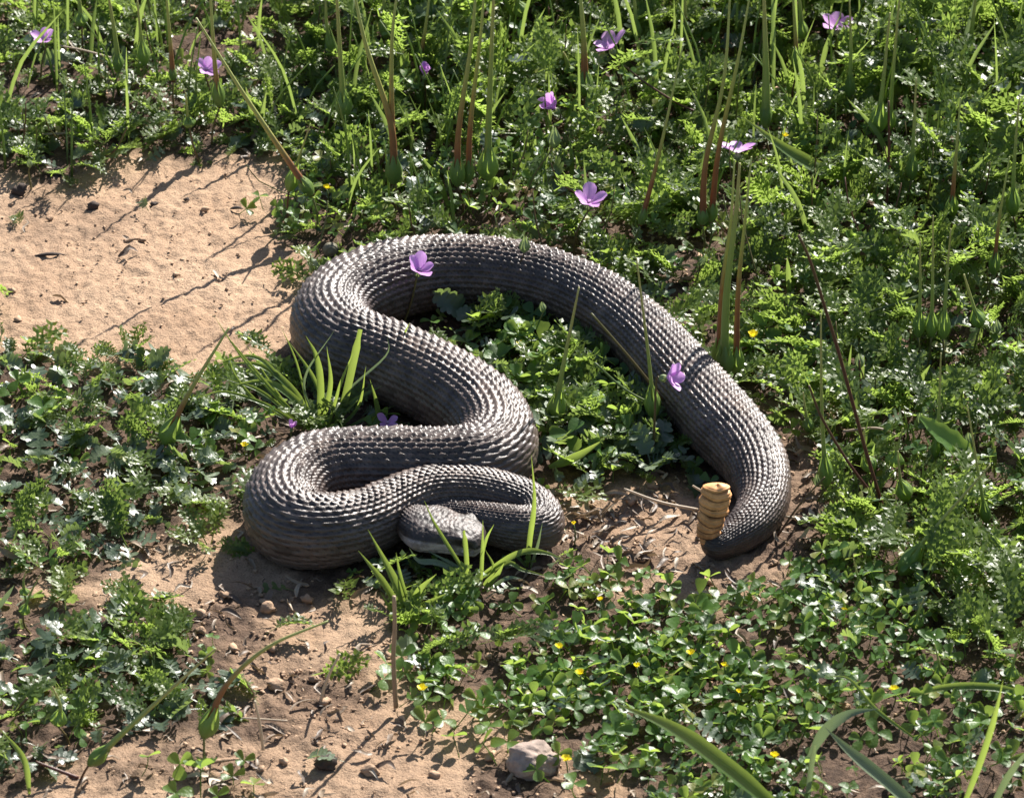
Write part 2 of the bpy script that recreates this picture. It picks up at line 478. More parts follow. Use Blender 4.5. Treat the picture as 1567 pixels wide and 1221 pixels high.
def snake_clear(x, y, margin):
    """True where ground points (arrays) are clear of the body"""
    x = np.atleast_1d(x); y = np.atleast_1d(y)
    ok = np.ones(len(x), bool)
    for k in range(0, len(x), 4000):
        d = np.hypot(x[k:k + 4000, None] - SPX[None, :, 0], y[k:k + 4000, None] - SPX[None, :, 1])
        ok[k:k + 4000] = (d > SPX[None, :, 3] + margin).all(1)
    return ok

def build_snake():
    total = SLEN[-1]
    HEAD = 118 * U                     # head length
    s_head = total - HEAD
    # sampling along the body: one scale row length proportional to the radius
    s = [0.0]; v = [0.0]
    r_of = lambda q: np.interp(q, SLEN, SPATH[:, 3])
    while s[-1] < total:
        r = r_of(s[-1])
        if s[-1] > s_head - .01: r = 16 * U
        step = max(.25 * r, 4.5 * U) / 6
        s.append(s[-1] + step); v.append(v[-1] + 1 / 6)
    s = np.array(s); v = np.array(v)
    s = np.minimum(s, total); n = len(s)
    C = np.stack([np.interp(s, SLEN, SPATH[:, k]) for k in range(3)], 1)
    R = np.interp(s, SLEN, SPATH[:, 3])
    T = np.gradient(C, axis=0)
    for _ in range(30): T[1:-1] = .5 * T[1:-1] + .25 * (T[:-2] + T[2:])
    T /= np.linalg.norm(T, axis=1)[:, None]
    S = np.cross(T, [0, 0, 1.0]); S /= np.linalg.norm(S, axis=1)[:, None]
    N = np.cross(S, T)
    t = np.clip((s - s_head) / HEAD, 0, 1)
    isH = s > s_head
    hw = np.interp(t, [0, .12, .28, .42, .58, .72, .85, .95, 1.0], [24, 35, 48, 47, 38, 34, 32, 28, 18]) * U
    hh = np.interp(t, [0, .12, .3, .5, .7, .85, .95, 1.0], [24, 25, 25, 25, 25, 23, 20, 12]) * U
    W = np.where(isH, hw, R); H = np.where(isH, hh, R * .98)
    for _ in range(8):
        W[1:-1] = .5 * W[1:-1] + .25 * (W[:-2] + W[2:]); H[1:-1] = .5 * H[1:-1] + .25 * (H[:-2] + H[2:])
    ROWS, PER = 38, 5
    m = ROWS * PER
    u = np.arange(m) / PER
    th = u / ROWS * 2 * math.pi        # 0 = top of the back
    cx, cy = np.sin(th), np.cos(th)
    # slight ridge on the back, flattened belly
    fx = np.sign(cx) * np.abs(cx) ** .92
    fy = np.where(cy > 0, cy ** 1.0, -np.abs(cy) ** .8)
    uu, vv = np.meshgrid(u, v)
    best = np.zeros(uu.shape); who = np.zeros(uu.shape); kee = np.zeros(uu.shape)
    iu = np.floor(uu)
    for di in (-1, 0, 1, 2):
        i = iu + di; off = .5 * (np.mod(i, 2))
        j0 = np.floor(vv - off)
        for dj in (-1, 0, 1, 2):
            j = j0 + dj
            du = uu - i; dv = vv - off - j
            wid = .57 * np.clip(1 - ((dv - .02) / .80) ** 2, 0, 1) ** .7 + 1e-4
            e = 1 - (du / wid) ** 2
            e = np.where(np.abs(dv - .02) < .8, e, -1)
            body = np.clip(e * 2.2, 0, 1) ** .8
            h = body * (.50 - .74 * dv) + .34 * np.exp(-(du / .13) ** 2) * np.clip(e, 0, 1) * (dv < .45)
            h = np.where(e > 0, h, 0)
            up = h > best
            who = np.where(up, np.mod(i, ROWS) * 131.7 + j * 17.3, who)
            kee = np.where(up, np.exp(-(du / .16) ** 2), kee)
            best = np.where(up, h, best)
    belly = np.clip((-np.cos(uu / ROWS * 2 * math.pi) - .72) / .2, 0, 1)
    best = best * (1 - belly) + belly * .5 * (np.mod(vv, 1))
    wl = worley(uu * .8, vv * .8, 41)
    hm = np.clip((t - .10) * 7, 0, 1)[:, None]
    best = best * (1 - hm) + hm * np.clip(1.2 - wl * 1.5, 0, 1)
    who = np.where(hm > .5, np.floor(uu * .62) * 31 + np.floor(vv * .62) * 7, who)
    kee = kee * (1 - hm)
    best0 = best.copy()
    flank = np.abs(np.mod(uu / ROWS * 360 + 180, 360) - 180)
    best = best * (1 - .45 * np.clip((flank - 48) / 30, 0, 1))
    amp = np.clip(R, 12 * U, None) * .080
    amp = np.where(isH, np.interp(t, [0, .3, .7, .95, 1], [.078 * 24, .055 * 24, .045 * 24, .03 * 24, .015 * 24]) * U, amp)
    # irregularity so the rows do not look machined
    wob = .75 + .5 * _hash(np.floor(who), np.floor(who * 1.7), 12) + .35 * (fbm(uu * .35, vv * .35, 77, 2) - .5)
    D = best * amp[:, None] * wob
    girth = 1 + .05 * (fbm(s / (70 * U), s * 0 + 3, 91, 3) - .5) * (~isH)
    W = W * girth; H = H * (1 + .04 * (fbm(s / (55 * U), s * 0 + 9, 95, 3) - .5) * (~isH))
    turn = np.linalg.norm(np.gradient(T, axis=0), axis=1) / np.maximum(np.gradient(s), 1e-6) * R
    inner = np.einsum('ij,ij->i', np.gradient(T, axis=0), S)
    side_in = np.clip(np.sign(inner)[:, None] * np.sin(uu / ROWS * 2 * math.pi), 0, 1)
    fold = np.maximum(0, np.sin(vv * 2 * math.pi / 3.7 + 2 * fbm(vv * .2, uu * .1, 97, 2))) * side_in * np.clip(turn - .35, 0, .6)[:, None]
    D = D - fold * R[:, None] * .05 * (~isH)[:, None]
    # skin creases where the body bends tightly (inside of bends)
    Wt, Ht = W[:, None] + D, H[:, None] + D
    V = C[:, None] + S[:, None] * (Wt * fx)[..., None] + N[:, None] * (Ht * fy)[..., None]
    # head shaping
    tt = np.broadcast_to(t[:, None], uu.shape); hd = isH[:, None] & np.ones_like(uu, bool)
    ang = np.mod(uu / ROWS * 360 + 180, 360) - 180
    a = np.abs(ang)
    g = lambda x, c, w_: np.exp(-((x - c) / w_) ** 2)
    bump = np.zeros(uu.shape)
    bump += 10.0 * g(a, 58, 12) * g(tt, .77, .10)           # brow shields over the eyes
    bump -= 8.0 * g(a, 86, 13) * g(tt, .80, .055)           # eye hollow
    bump += 2.5 * g(a, 78, 16) * g(tt, .95, .05)           # nostril swelling
    bump -= 5.0 * g(a, 94, 8) * g(tt, .90, .03)           # heat pit
    bump -= 4.5 * g(a, 112, 4) * (tt > .18) * np.clip((tt - .18) * 8, 0, 1)   # mouth line
    bump -= 3.5 * g(a, 0, 28) * g(tt, .6, .3)              # flat crown
    bump += 4.0 * g(a, 100, 26) * g(tt, .28, .13)          # jaw muscles
    bump *= hd * U
    V += (S[:, None] * fx[None, :, None] + N[:, None] * fy[None, :, None]) * bump[..., None]
    # colours of the skin
    rnd = _hash(np.floor(who), np.floor(who * 3.1), 5)
    base = np.array([.046, .034, .030]); pale = np.array([.135, .104, .092]); dark = np.array([.010, .007, .006])
    sx = s / (62 * U)
    blot = np.clip((np.cos(sx[:, None] * 2 * math.pi) + .25 * fbm(uu * .7, vv * .5, 8, 2)) * 1.6, 0, 1) * np.clip((np.cos(uu / ROWS * 2 * math.pi) - .25) * 2, 0, 1)
    side = np.clip((a - 95) / 40, 0, 1)
    dust = np.clip(fbm(uu * .4, vv * .3, 101, 4) - .5, 0, 1)[..., None] * 1.5
    mix = np.clip(.30 + .55 * (rnd - .5) + .18 * side - .30 * blot + .35 * (fbm(uu * .25, vv * .12, 31, 3) - .5), 0, 1)
    colr = base[None, None] * (1 - mix[..., None]) + pale[None, None] * mix[..., None]
    skin = np.clip(1 - best0 * 4.5, 0, 1)[..., None] * (1 - belly[..., None])
    colr = colr * (1 - skin) + dark * skin
    colr = colr * (1 + .25 * kee[..., None] * (1 - belly[..., None]))
    colr = colr + dust * np.array([.07, .055, .042])
    warm = np.clip(fbm(uu * .2 + 5, vv * .08, 44, 2) * 1.4 - .5, 0, 1)[..., None]
    colr = colr * (1 + warm * np.array([.22, .05, -.12]))
    tailend = np.clip(1 - s / (95 * U), 0, 1)[:, None, None]
    colr = colr * (1 - .55 * tailend)
    # head markings: dark band behind the eye, pale lips and jaw
    pl = np.array([.52, .42, .39])
    lip = (np.clip((a - 82 + 16 * (vnoise(uu * .6, vv * .35, 62) - .5)) / 6, 0, 1) * np.clip((172 - a) / 10, 0, 1) * np.clip((tt - .08) * 10, 0, 1) * hd)[..., None]
    lip = lip * (.75 + .25 * vnoise(uu * 1.3, vv * 1.3, 61))[..., None]
    colr = colr * (1 - lip) + pl * lip
    crown = (np.clip((62 - a) / 20, 0, 1) * hd * .2 * (.4 + .9 * vnoise(uu * .9, vv * .7, 66)))[..., None]
    colr = colr * (1 - crown) + np.array([.13, .105, .10]) * crown
    band = (g(a, 70, 8) * np.clip((tt - .02) * 10, 0, 1) * (tt < .76) * hd)[..., None]
    mot = (np.clip((fbm(uu * .55, vv * .45, 71, 3) - .42) * 5, 0, 1) * hd)[..., None]
    colr = colr * (1 - .5 * mot)
    colr = colr * (1 - .75 * band) + np.array([.035, .026, .024]) * .75 * band
    ml = (g(a, 112, 2.6) * np.clip((tt - .2) * 8, 0, 1) * hd)[..., None]
    colr = colr * (1 - .9 * ml)
    V = V.reshape(-1, 3)
    idx = np.arange(n * m).reshape(n, m); nx = np.roll(idx, -1, 1)
    Fq = np.stack([idx[:-1], nx[:-1], nx[1:], idx[1:]], -1).reshape(-1, 4)
    ctr = np.array([C[0] - T[0] * .5 * W[0] * .2, C[-1] + T[-1] * 1.5 * U])
    tri1 = np.stack([np.full(m, n * m), nx[0], idx[0], idx[0]], -1)[:, :3]
    tri2 = np.stack([np.full(m, n * m + 1), idx[-1], nx[-1]], -1)
    V = np.vstack([V, ctr])
    Ft = np.vstack([Fq[:, [0, 1, 2]], Fq[:, [0, 2, 3]], tri1, tri2])
    Ft = Ft[:, ::-1]
    colr = np.vstack([colr.reshape(-1, 3), [dark, pl]])
    me = mesh_np('body', V, Ft, True, colors={'col': np.column_stack([colr, np.r_[np.repeat(np.where(isH, .5, .40), m), .5, .5]])})
    root = empty('rattlesnake', (float(C[n // 2, 0]), float(C[n // 2, 1]), 0))
    inv = Matrix.Translation(-root.location)
    body = link('body', me, M['snake'], root); body.matrix_parent_inverse = inv
    # eyes
    k = int(np.argmin(np.abs(t - .80) + (~isH) * 9))
    ev, ef = icos(3)
    for sg in (-1, 1):
        an = rad(76) * sg
        fx_ = math.copysign(abs(math.sin(an)) ** .92, an); fy_ = math.cos(an); outw = S[k] * fx_ + N[k] * fy_; outw = outw / np.linalg.norm(outw)
        c = C[k] + S[k] * W[k] * fx_ * .96 + N[k] * H[k] * fy_ * 1.0
        e = link('eye', mesh_np('eye', ev * 5.4 * U + c, ef, True), M['eye'], root); e.matrix_parent_inverse = inv
        pu = link('pupil', mesh_np('pupil', (ev * np.array([1.0, 1.0, 1.0])) @ np.array([T[k] * .7, np.cross(outw, T[k]) * 3.2, outw * 1.2]) * U + c + outw * 4.7 * U, ef, True), M['pupil'], e); pu.matrix_parent_inverse = Matrix.Identity(4)
    # rattle: hollow horn segments, each with a bulging lobe and a waist
    ground_y = P(1097, 835, 23 * U)[1]
    axis_px = [(1087, 829), (1085, 815), (1087, 800), (1091, 783), (1094, 766), (1096, 750), (1097, 740)]
    base = np.array([PY(x, y, ground_y) for x, y in axis_px])
    path = smooth_path(base, 60)
    rp = empty('rattle', (0, 0, 0)); rp.parent = root; rp.matrix_parent_inverse = inv
    nseg = 8; allL = len(path)
    Tp, _, _ = frames(path)
    wid = [15, 17.5, 19.5, 21, 22, 22.3, 21.5, 19]
    lean = [-.02, .03, -.03, .03, -.04, .03, -.02, .02]
    for q in range(nseg):
        f0 = q / nseg - .01; f1 = min(1, (q + 1.12) / nseg)
        K = 16
        fs = np.clip(np.linspace(f0, f1, K), 0, 1)
        pts = np.array([[np.interp(f, np.linspace(0, 1, allL), path[:, c_]) for c_ in range(3)] for f in fs])
        tq = np.linspace(0, 1, K)
        prof = wid[q] * U * (.92 + .12 * np.sin(np.clip(tq * 1.25, 0, 1) * math.pi) ** .7) * (1 - .10 * tq)
        e0 = .80 if q < nseg - 1 else .35
        prof = prof * np.sqrt(np.clip(1 - np.clip((tq - e0) / (1.015 - e0), 0, 1) ** 2, .02, 1))
        TT = np.array([Tp[min(allL - 1, int(f * (allL - 1)))] for f in fs])
        X = np.cross(TT, [0, 1.0, 0]); X /= np.linalg.norm(X, axis=1)[:, None]
        Y = np.cross(X, TT)
        sd_ = 36; aa = np.arange(sd_) * 2 * math.pi / sd_
        ca, sa = np.cos(aa), np.sin(aa)
        cen = aa - math.pi * 1.5 + lean[q] * 3
        groove = 1 - .10 * np.exp(-(cen / .22) ** 2) + .04 * np.cos(aa * 2 + q)
        rr = prof[:, None] * groove[None]
        sag = (.10 * np.sin(aa + q * 2.3) - .16 * np.exp(-(cen / .5) ** 2)) * wid[q] * U
        bead = 1 + .035 * np.sin(tq * 19)[:, None]
        rr = rr * bead
        off = (lean[q] * wid[q] * U)
        Vq = pts[:, None] + X[:, None] * (rr * ca + off)[..., None] + Y[:, None] * (rr * sa * .74)[..., None] + TT[:, None] * sag[None, :, None]
        Vq = Vq.reshape(-1, 3); ids = np.arange(K * sd_).reshape(K, sd_); nn = np.roll(ids, -1, 1)
        Fq2 = np.stack([ids[:-1], nn[:-1], nn[1:], ids[1:]], -1).reshape(-1, 4)
        Fq2 = np.vstack([Fq2[:, [0, 1, 2]], Fq2[:, [0, 2, 3]]])
        Vq = np.vstack([Vq, pts[-1] + TT[-1] * .6 * U]); Fq2 = np.vstack([Fq2, np.stack([np.full(sd_, len(Vq) - 1), ids[-1], nn[-1]], -1)])
        ti = np.repeat(.18 - 1.8 * np.exp(-((tq - .02) / .09) ** 2) - .25 * np.exp(-((tq - .9) / .1) ** 2) * (q < 6), sd_) + .07 * q - .15 + .1 * random.random()
        link('rattle_segment', mesh_np('rattle_segment', Vq, Fq2, True, {'tint': np.append(ti, ti[-1])}), M['rattle'], rp)
    tag(root, 'grey brown rattlesnake lying in loose loops with its tan rattle held upright', 'snake')
    return root
build_snake()

# ------------------------------------------------------------------ ground
def build_ground():
    def axis(lo, hi, step, far):
        core = np.arange(lo, hi + step / 2, step)
        ext = []; d = step; p = hi
        while p < far:
            d *= 1.25; p += d; ext.append(p)
        ext = np.array(ext)
        return np.concatenate([(lo - (ext - hi))[::-1], core, ext])
    xs = axis(-.34, .34, .0014, 60); ys = axis(-.44, .52, .0019, 60)
    X, Y = np.meshgrid(xs, ys)
    Z = ground_z(X, Y)
    pp = to_px(np.column_stack([X.ravel(), Y.ravel(), Z.ravel()]))
    far = (np.abs(X) > 1.2) | (np.abs(Y) > 1.2)
    jx, jy = jitter(pp[:, 0], pp[:, 1])
    sand = inside(SAND, jx, jy).reshape(X.shape) & ~far
    b = bare(pp[:, 0], pp[:, 1]).reshape(X.shape) & ~far
    front = (b & ~sand)
    def blur(a, k):
        a = a.astype(float)
        for _ in range(k):
            a[1:-1] = (a[:-2] + 2 * a[1:-1] + a[2:]) / 4; a[:, 1:-1] = (a[:, :-2] + 2 * a[:, 1:-1] + a[:, 2:]) / 4
        return a
    sand = blur(sand, 14); front = blur(front, 14)
    veg = 1 - np.clip(sand + front, 0, 1)
    rough = .45 * sand + 1.0 * front + .9 * veg
    w1 = worley(X * 150, Y * 150, 3); w2 = worley(X * 330, Y * 330, 8)
    patch = fbm(X * 22, Y * 22, 15, 3)
    crumb = np.clip(.55 - w1, 0, 1) * np.clip((patch - .42) * 6, 0, 1)
    Z = Z + rough * (.0034 * crumb + .0022 * (fbm(X * 60, Y * 60, 4, 3) - .5) * 2) + .0015 * (fbm(X * 210, Y * 150, 6, 3, .7) - .5) * 2 * (1 + .3 * sand) + rough * .0008 * np.clip(.6 - w2, 0, 1)
    fade = np.exp(-np.maximum(0, np.hypot(X, Y) - 1) ** 2)
    soil = np.clip(veg * 1.0 + front * (.18 + .75 * np.clip((patch - .45) * 4, 0, 1)) + sand * .6 * np.clip((patch - .62) * 4, 0, 1), 0, 1)
    V = np.column_stack([X.ravel(), Y.ravel(), Z.ravel()])
    nX, nY = len(xs), len(ys)
    i = np.arange(nX * nY).reshape(nY, nX)
    F = np.stack([i[:-1, :-1], i[:-1, 1:], i[1:, 1:], i[1:, :-1]], -1).reshape(-1, 4)
    o = link('ground', mesh_np('ground', V, F, True, {'soil': soil.ravel()}), M['ground'])
    o['kind'] = 'structure'
build_ground()

# ------------------------------------------------------------------ leaf templates (base at origin, along +Y, face +Z, unit length)
def leaflet(base, d, l, w, teeth, sharp=.8, lift=.15):
    """pointed, toothed leaflet: a midrib with tooth triangles both sides"""
    d = np.array([d[0], d[1], 0.0]); d /= np.linalg.norm(d); p = np.array([-d[1], d[0], 0])
    base = np.array(base, float)
    m = [base + d * l * k / teeth * .82 for k in range(teeth + 1)]
    V = [*m]; F = []
    V.append(base + d * l + np.array([0, 0, -lift * l * .4])); tip = len(V) - 1
    prof = np.sin(np.linspace(.9, 2.7, teeth + 1))
    for sg in (-1, 1):
        last = None
        for k in range(teeth):
            ww = w * (.55 + .45 * prof[k]) * (1 - .35 * k / teeth)
            t = m[k] + d * l * (.82 / teeth) * (.9 + .5 * sharp) + p * sg * ww + np.array([0, 0, lift * ww])
            n1 = m[k] + d * l * (.82 / teeth) * .15 + p * sg * ww * .45 + np.array([0, 0, lift * ww * .4])
            V += [n1, t]; a, b = len(V) - 2, len(V) - 1
            tri = [(k, a, k + 1), (a, b, k + 1)]
            F += tri if sg < 0 else [x[::-1] for x in tri]
        e = (teeth, tip, len(V) - 1)
    V.append(m[-1] + p * w * .28); V.append(m[-1] - p * w * .28)
    F += [(teeth, len(V) - 2, tip), (teeth, tip, len(V) - 1)]
    return np.array(V), np.array(F)

def fingers(base, d, l, w, n, lift=.2, rs=random):
    """leaflet cut into narrow fingers: cheap, one thin triangle pair per finger"""
    d = np.array([d[0], d[1], 0.0]); d /= np.linalg.norm(d); p = np.array([-d[1], d[0], 0])
    base = np.array(base, float)
    V = [base - p * l * .05, base + p * l * .05, base + d * l * .8 + p * l * .09 + [0, 0, .05 * l], base + d * l * .8 - p * l * .09 + [0, 0, .05 * l], base + d * l * 1.02 + [0, 0, -.05 * l]]
    F = [(0, 1, 2), (0, 2, 3), (3, 2, 4)]
    for k in range(n):
        t = .22 + .56 * k / max(1, n - 1)
        for sg in (-1, 1):
            m = base + d * l * t
            ww = w * (1 - .45 * abs(t - .45)) * rs.uniform(.75, 1.15)
            a = m - d * l * .11; b = m + d * l * .13
            q = m + d * (l * .12 + ww * .35) + p * sg * ww + np.array([0, 0, lift * ww * rs.uniform(.2, 1.6)])
            h = m + d * l * -.03 + p * sg * ww * .8 + np.array([0, 0, lift * ww * .7])
            bI = len(V); V += [a, b, q, h]
            tr = [(bI, bI + 1, bI + 2), (bI, bI + 2, bI + 3)]
            F += tr if sg > 0 else [x[::-1] for x in tr]
    return np.array(V), np.array(F)

def bend(V, droop, twist=0, side=0, z0=0):
    V = V.copy(); y = V[:, 1]
    a = twist * y
    x, z = V[:, 0] * np.cos(a) - V[:, 2] * np.sin(a), V[:, 0] * np.sin(a) + V[:, 2] * np.cos(a)
    th = droop * y
    yy = np.where(abs(droop) < 1e-4, y, np.sin(th) / (droop + 1e-9))
    zz = np.where(abs(droop) < 1e-4, 0, (np.cos(th) - 1) / (droop + 1e-9))
    return np.column_stack([x + side * y * y, yy - z * np.sin(th) * -1 * 0 + z * np.sin(th), zz + z * np.cos(th)])

def feather_leaf(rs, pairs=6, fine=True):
    parts = []
    V, F, _ = ribbon([(0, y, 0) for y in np.linspace(0, 1, 4)], np.linspace(.013, .006, 4), face=(0, 0, 1), fold=.2)
    parts.append((V, F))
    for k in range(pairs):
        t = .24 + .66 * k / pairs
        l = .29 * math.sin(.55 + 2.1 * k / pairs) * rs.uniform(.85, 1.15)
        for sg in (-1, 1):
            an = rad(rs.uniform(44, 64) - 16 * k / pairs)
            V, F = fingers((0, t + rs.uniform(-.02, .02), 0), (sg * math.sin(an), math.cos(an)), l, l * .44, 2, .4, rs)
            V[:, 2] += rs.uniform(0, .45) * np.abs(V[:, 0])
            parts.append((V, F))
    V, F = fingers((0, .86, 0), (rs.uniform(-.1, .1), 1), .2, .07, 2, .3, rs)
    parts.append((V, F))
    V, F, _ = join(parts)
    return bend(V, rs.uniform(-.2, 1.1), rs.uniform(-.8, .8), rs.uniform(-.15, .15)), F

def lobed_leaf(rs, pairs=5):
    """broad leaf cut into rounded toothed lobes"""
    parts = []
    st, F0, _ = ribbon([(0, y, 0) for y in np.linspace(0, .35, 3)], [.016] * 3, face=(0, 0, 1))
    parts.append((st, F0))
    V = []; F = []
    ys = np.linspace(.3, 1.0, pairs * 2 + 1)
    for i, y in enumerate(ys): V.append((0, y, -.0))
    nm = len(ys)
    for sg in (-1, 1):
        for k in range(pairs):
            y0, y1, y2 = 2 * k, 2 * k + 1, 2 * k + 2
            w = .27 * math.sin(.7 + 2.1 * k / pairs) * rs.uniform(.85, 1.15)
            yc = ys[y0]
            z = w * rs.uniform(.15, .5)
            pts = [(sg * w * .28, yc + .02, z * .3), (sg * w * .72, yc + .01, z * .8), (sg * w * 1.0, yc + .055, z), (sg * w * .98, yc + .10, z * .9), (sg * w * .72, yc + .14, z * .6), (sg * w * .34, yc + .14, z * .3)]
            b = len(V); V += pts
            fan = [y0, b, b + 1, b + 2, b + 3, b + 4, b + 5, y2]
            for a_, b_ in zip(fan[:-1], fan[1:]):
                if a_ != y1 and b_ != y1:
                    tri = (y1, a_, b_)
                    F.append(tri if sg > 0 else tri[::-1])
    b = len(V); V += [(-.05, 1.0, .01), (-.035, 1.07, 0), (0, 1.1, -.01), (.035, 1.07, 0), (.05, 1.0, .01)]
    for q in range(4): F.append((nm - 1, b + q + 1, b + q))
    parts.append((np.array(V, float), np.array(F)))
    V, F, _ = join(parts)
    V[:, 2] += .05 * np.sin(V[:, 1] * 9 + rs.uniform(0, 6)) * np.abs(V[:, 0]) * 3
    return bend(V, rs.uniform(.1, 1.6), rs.uniform(-1.3, 1.3), rs.uniform(-.25, .25)), F

def trefoil(rs):
    """three round leaflets on a short stalk, leaf plane facing +Z, stalk comes from -Z"""
    parts = []
    top = np.array([0, .0, 0])
    for an0 in (0, 118, -118):
        an = rad(an0 + rs.uniform(-14, 14)); l = rs.uniform(.85, 1.1); w = l * rs.uniform(.38, .46)
        ys = np.array([0, .22, .48, .74, .92, 1.0]) * l
        ws = np.array([.06, .5, .86, 1.0, .66, .0]) * w
        fold = rs.uniform(.15, .75); tilt = rs.uniform(-.25, .65)
        V = []; F = []
        for i, (y, ww) in enumerate(zip(ys, ws)):
            yy = y if i < 5 else y * .965
            z = tilt * y - .12 * (y / l) ** 2 * l
            V += [(-ww, yy, z + fold * ww), (0, yy, z), (ww, yy, z + fold * ww)]
        for i in range(5):
            for j in range(2):
                a = i * 3 + j
                F += [(a, a + 1, a + 4), (a, a + 4, a + 3)]
        V = np.array(V); c, s_ = math.cos(an), math.sin(an)
        V = np.column_stack([V[:, 0] * c + V[:, 1] * s_, -V[:, 0] * s_ + V[:, 1] * c, V[:, 2]])
        parts.append((V, np.array(F)))
    V, F, _ = tube(smooth_path([(rs.uniform(-.4, .4), rs.uniform(-.4, .4), -1.6), (rs.uniform(-.1, .1), rs.uniform(-.2, .1), -.8), (0, 0, 0)], 4), .045, 3, False)
    parts.append((V, F))
    V, F, _ = join(parts)
    return V, F

rs = random.Random(5)
T_FEATHER = [feather_leaf(rs, rs.choice([5, 6, 7]), True) for _ in range(7)]
T_LOBED = [lobed_leaf(rs, rs.choice([3, 4, 5, 6])) for _ in range(9)]
T_CLOVER = [trefoil(rs) for _ in range(8)]

def scatter_mesh(templates, items):
    """items: list of (template index, 3x3 matrix incl. scale, origin, tint)"""
    by = {}
    for it in items: by.setdefault(it[0], []).append(it)
    Vs, Fs, As = [], [], []; n = 0
    for ti, lst in by.items():
        V, F = templates[ti]
        R = np.array([i[1] for i in lst]); O = np.array([i[2] for i in lst]); A = np.array([i[3] for i in lst])
        W = np.einsum('nij,vj->nvi', R, V) + O[:, None]
        Vs.append(W.reshape(-1, 3)); k = len(lst)
        Fs.append((F[None] + (np.arange(k) * len(V))[:, None, None]).reshape(-1, 3) + n)
        As.append(np.repeat(A, len(V))); n += k * len(V)
    return np.concatenate(Vs), np.concatenate(Fs), np.concatenate(As)

# ------------------------------------------------------------------ labels by landmark
MARKS = [(1092, 795, 'the rattle'), (680, 812, "the snake's head"), (815, 1155, 'the pale rock'), (901, 312, "lilac flower behind snake"),
         (640, 416, "lilac flower over upper bend"), (1022, 578, "pink flower at snake's flank"), (1281, 45, 'top right open flower'), (1128, 233, 'the whitish flower'),
         (935, 72, 'open flower at top centre'), (316, 108, 'purple flower at top left'), (375, 775, "the left coil"), (500, 600, 'the innermost grass tuft'),
         (563, 880, "the two broad blades"), (200, 420, 'the bare sand'), (1330, 1110, 'the pale bent blade'), (142, 316, 'the dark sand clod'),
         (497, 1162, 'the largest dark clod'), (1450, 665, 'the toothed leaf')]
USED = set()
def where(px, py, k=0):
    order = sorted(MARKS, key=lambda m: math.hypot(m[0] - px, (m[1] - py) * 1.6))
    for m in order[k:k + 3]:
        dx = (px - m[0]) * U * 100; dy = (m[1] - py) * U * 100 / SP
        d = math.hypot(dx, dy)
        if d < 1.2: continue
        h = '' if abs(dx) < .38 * abs(dy) else ('right of' if dx > 0 else 'left of')
        v = '' if abs(dy) < .38 * abs(dx) else ('behind' if dy > 0 else 'in front of')
        rel = (v + ' and ' + h) if (h and v) else (h or v)
        if rel.startswith('in front of and'): rel = 'before and ' + h
        far = 'just' if d < 4 else 'a little' if d < 9 else 'well' if d < 16 else 'far'
        return f"{far} {rel} {m[2]}"
    return 'near the snake'

def lab(look, px, py):
    for k in range(17):
        s = f'{look} {where(px, py, k)}'
        if s not in USED and len(s.split()) <= 16: break
    USED.add(s)
    return s

CLEAR = []                            # foot of every tall stem, flower or bud: low leaves leave it a little room
def note_clear(p, rr=.010, front=.030): CLEAR.append((float(p[0]), float(p[1]), rr, front))
def open_at(x, y):
    for cx, cy, rr, fr in CLEAR:
        if abs(x - cx) < rr and -fr < y - cy < rr * .6: return False
    return True

